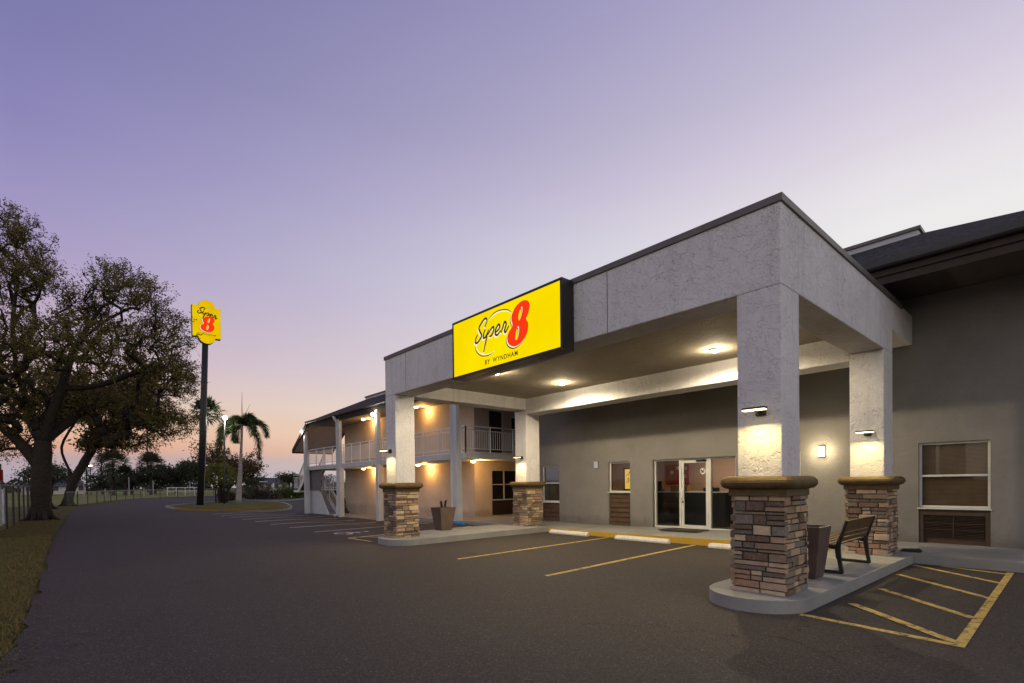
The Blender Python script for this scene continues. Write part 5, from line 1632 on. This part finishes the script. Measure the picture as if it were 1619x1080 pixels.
# ------------------------------------------------------------------ fences, posts, far buildings
def chain_fence(label, pts, h, post_mat='pole_dark', spacing=3.0, white_rail=False):
    t = thing('chain_link_fence', (pts[0][0], pts[0][1], 0), label, 'fence')
    mb = MB(); pm = MB(); rm = MB()
    for (a, b) in zip(pts[:-1], pts[1:]):
        A_, B_ = Vector((*a, 0)), Vector((*b, 0)); L = (B_-A_).length
        mb.add([(a[0], a[1], .02), (b[0], b[1], .02), (b[0], b[1], h-.02), (a[0], a[1], h-.02)], [(0, 1, 2, 3)])
        rm.tube([(a[0], a[1], h), (b[0], b[1], h)], .028, 6)
        n = max(1, round(L/spacing))
        for i in range(n+(b is pts[-1])):
            p = A_.lerp(B_, i/n); 
            q_ = MB(); q_.tube([(p.x, p.y, -.05), (p.x, p.y, h+.05)], .04, 8); q_.build('post', post_mat, t)
    mb.build('mesh', 'chain_link', t); rm.build('top_rail', 'post_grey' if white_rail else 'blank_grey', t)
    return t


chain_fence('chain-link fence along the outer side of the road bend, at the edge of the field', [(-57.5, -6.6), (-66, -4.2), (-78, -1.9), (-89.5, 1.6), (-97.3, 9.5), (-100, 22), (-101, 45)], 1.25, white_rail=True, spacing=3.5)
chain_fence('tall chain-link fence on the verge beside the large oak', [(-12.5, -8.6), (-20, -8.45), (-26, -8.35), (-38, -8.25), (-50, -8.7)], 1.72, spacing=2.8)
for i, (x, mt, lab) in enumerate(((-20.6, 'screen_dark', 'dark privacy screen panel tied to the verge fence, nearest the camera'), (-22.2, 'screen_pale', 'pale grey weathered privacy screen panel tied to the verge fence, second from the camera'), (-24.2, 'screen_dark', 'dark green-grey privacy screen panel in the middle of the verge fence'),
                     (-26.4, 'screen_pale', 'pale weathered privacy screen panel on the verge fence, just left of the oak trunk'), (-28.7, 'screen_pale', 'pale privacy screen panel touching the oak trunk in view'))):
    mb = MB(); n = 14; y = -8.62
    fr_, bk = [], []
    w = 1.5
    for j in range(n+1):
        xx = x-w*j/n; yy = y-.05*math.sin(j*1.3+i)-.02*math.sin(j*3.1)
        zt_ = 1.58+.04*math.sin(j*.9+i*2)
        fr_ += [(xx, yy, .06), (xx, yy, zt_)]; bk += [(xx, yy-.012, .06), (xx, yy-.012, zt_)]
    fs = []
    for j in range(n):
        a = 2*j; fs += [(a, a+2, a+3, a+1)]; o = 2*(n+1); fs += [(o+a+1, o+a+3, o+a+2, o+a)]; fs += [(a+1, a+3, o+a+3, o+a+1)]
    mb.add(fr_+bk, fs)
    tag(mb.build('privacy_screen', mt, smooth=True), lab, 'fence screen', 'privacy screens on the verge fence')

for x, y, h, lab in ((-122, -4.15, 2.9, 'white post beyond the road bend, left of the thin palms'), (-116.4, 2.2, 3.6, 'white post between the two cabbage palms, left one'), (-113.4, 5.6, 2.9, 'white post in front of the right cabbage palm'),
                     (-108.9, 10.8, 2.7, 'white post left of the pylon pole, in line with the rail'), (-119, -1.2, 1.5, 'short white post at the edge of the field'), (-114.5, 4.3, 1.6, 'short white post between the cabbage palms, right one')):
    mb = MB(); mb.tube([(x, y, 0), (x, y, h*.98), (x, y, h)], [.07, .07, .04], 8)
    tag(mb.build('white_post', 'post_grey'), lab, 'post', 'white posts beyond the field')
rl = thing('white_rail', (-111.4, 8.0, 0), 'white two-bar rail left of the pylon pole beyond the field', 'rail')
mb = MB(); mb.bar((-111.8, 7.6, 1.5), (-107.0, 12.6, 1.5), .08, .09); mb.bar((-111.8, 7.6, .9), (-107.0, 12.6, .9), .08, .09); mb.build('bar', 'white_metal', rl)
for i in range(5):
    a = Vector((-111.8, 7.6, 0)).lerp(Vector((-107, 12.6, 0)), i/4); mb = MB(); mb.bar(a, a+Vector((0, 0, 1.6)), .09, .09, up=(0, 1, 0)); mb.build('post', 'white_metal', rl)
mb = MB(); mb.tube([(-206, 13.9, 0), (-206, 13.9, 18.5)], [.35, .14], 6)
for i in range(12): mb.bar((-206, 13.5-.0, 1.5*i+1), (-206, 14.3, 1.5*i+1.8), .06, .06)
tag(mb.build('radio_mast', 'pole_dark'), 'thin dark mast rising above the right cabbage palm', 'mast')
for x, y, h, lab in ((-61.1, 11.0, 2.1, 'thin dark sign post in front of the shrubs by the drive'),):
    t = thing('small_sign_post', (x, y, 0), lab, 'post'); mb = MB(); mb.tube([(x, y, 0), (x, y, h)], .045, 8); mb.build('post', 'pole_dark', t)
    mb = MB(); mb.box(x-.03, x+.03, y-.75, y+.12, h-.03, h+.05); mb.build('arm', 'white_metal', t, bevel=.01)
for x, y, lab in ((-74, 15.5, 'white post right of the feather palm trunk, left of two'), (-73, 17.6, 'white post right of the feather palm trunk, right of two')):
    mb = MB(); mb.tube([(x, y, 0), (x, y, 1.95), (x, y, 2.0)], [.09, .09, .03], 8); tag(mb.build('white_post', 'white_metal'), lab, 'post', 'white posts by the shrubs')


def house(label, x, y, w, d, h, rh, rot=0):
    t = thing('house', (x, y, 0), label, 'building')
    mb = MB(); mb.box(x-d/2, x+d/2, y-w/2, y+w/2, 0, h); mb.build('wall', 'far_wall', t)
    mb = MB(); o_ = .6
    mb.add([(x-d/2-o_, y-w/2-o_, h), (x+d/2+o_, y-w/2-o_, h), (x+d/2+o_, y+w/2+o_, h), (x-d/2-o_, y+w/2+o_, h), (x, y-w/2+2, h+rh), (x, y+w/2-2, h+rh)], [(0, 1, 4), (1, 2, 5, 4), (2, 3, 5), (3, 0, 4, 5), (3, 2, 1, 0)])
    mb.build('roof', 'far_roof', t)
    for k2 in range(5):
        yy = y-w/2+w*(k2+.5)/5; f_ = MB(); f_.box(x+d/2+.0, x+d/2+.06, yy-.6, yy+.6, 1.0, 2.2); f_.build('window', 'curtain', t)


house('distant long low house with a dark roof, left of the staircase', -189, 48.5, 12, 8, 2.4, 2.2)
house('distant low house with a dark roof, seen under the oak crowns', -196, -9, 14, 8, 2.2, 1.9)
t = thing('street_lamp', (-153.7, -2.3, 0), 'distant lit street lamp above the thin palms at the road bend', 'street lamp')
mb = MB(); mb.tube([(-153.7, -2.3, 0), (-153.7, -2.3, 6.8)], .1, 8); mb.build('pole', 'pole_dark', t)
mb = MB(); mb._lathe((-153.7, -2.3, 6.75), [(.05, 0), (.25, .06), (.25, .22), (.05, .3)], 12); mb.build('lamp', 'lamp_white', t)
t = thing('street_lamp', (-174.7, 49.5, 0), 'distant warm lit lamp above the far trees, left of the staircase', 'street lamp')
mb = MB(); mb.tube([(-174.7, 49.5, 0), (-174.7, 49.5, 5)], .1, 8); mb.build('pole', 'pole_dark', t)
mb = MB(); mb._lathe((-174.7, 49.5, 4.9), [(.1, 0), (.5, .1), (.5, .5), (.1, .7)], 12); mb.build('lamp', 'far_glow', t)
t = thing('roadside_sign', (-82.5, -12.4, 0), 'small glowing red sign on a pole at the left edge, seen past the oak trunk', 'sign')
mb = MB(); mb.tube([(-82.5, -12.4, 0), (-82.5, -12.4, 4.6)], .08, 8); mb.build('pole', 'pole_dark', t)
mb = MB(); mb.box(-82.6, -82.4, -12.75, -12.2, 2.6, 3.9); mb.build('panel', 'neon_red', t, bevel=.05)

# ------------------------------------------------------------------ verge grass blades (ground cover)
n = 26000
x = -3.5-rng.uniform(0, 1, n)**1.5*40; y = -6.93-rng.exponential(1.1, n)
msk = y > -16; x, y = x[msk], y[msk]
n = len(x); h = rng.uniform(.025, .075, n)*(1+.6*(rng.uniform(size=n) > .93)); a = rng.uniform(0, 6.28, n); w = .006+.004*rng.uniform(size=n)*2
bx_, by_ = np.cos(a)*w, np.sin(a)*w; lx, ly = rng.normal(size=n)*.03, rng.normal(size=n)*.03
z0 = np.full(n, -.04)
tri = np.stack([np.stack([x-bx_, y-by_, z0], 1), np.stack([x+bx_, y+by_, z0], 1), np.stack([x+lx, y+ly, z0+h+.01], 1)], 1).reshape(-1, 3)
gr = mesh_fast('grass', tri, 3, 'grass_blade', None)
tag(gr, 'short dry grass on the verge along the asphalt edge', 'grass', kind='stuff')

# fallen leaves gathered along the paving edge
n = 2600
x = -3.6-rng.uniform(0, 1, n)**1.3*34; y = -6.92+rng.normal(size=n)*.16-rng.exponential(.35, n)*(rng.uniform(size=n) > .35)+rng.exponential(.25, n)*(rng.uniform(size=n) > .7)
a = rng.uniform(0, 6.28, n); r_ = rng.uniform(.012, .03, n); z = np.where(y > -6.93, .008, .0)+rng.uniform(0, .012, n)
cx1, cy1 = np.cos(a)*r_, np.sin(a)*r_
lf = np.stack([np.stack([x-cx1, y-cy1, z], 1), np.stack([x+cy1*.5, y-cx1*.5, z+.004], 1), np.stack([x+cx1, y+cy1, z+rng.uniform(0, .012, n)], 1), np.stack([x-cy1*.5, y+cx1*.5, z+.003], 1)], 1).reshape(-1, 3)
tag(mesh_fast('fallen_leaves', lf, 4, 'oak_leaf_brown', None), 'scattered dry leaves along the edge between verge and asphalt', 'leaves', kind='stuff')
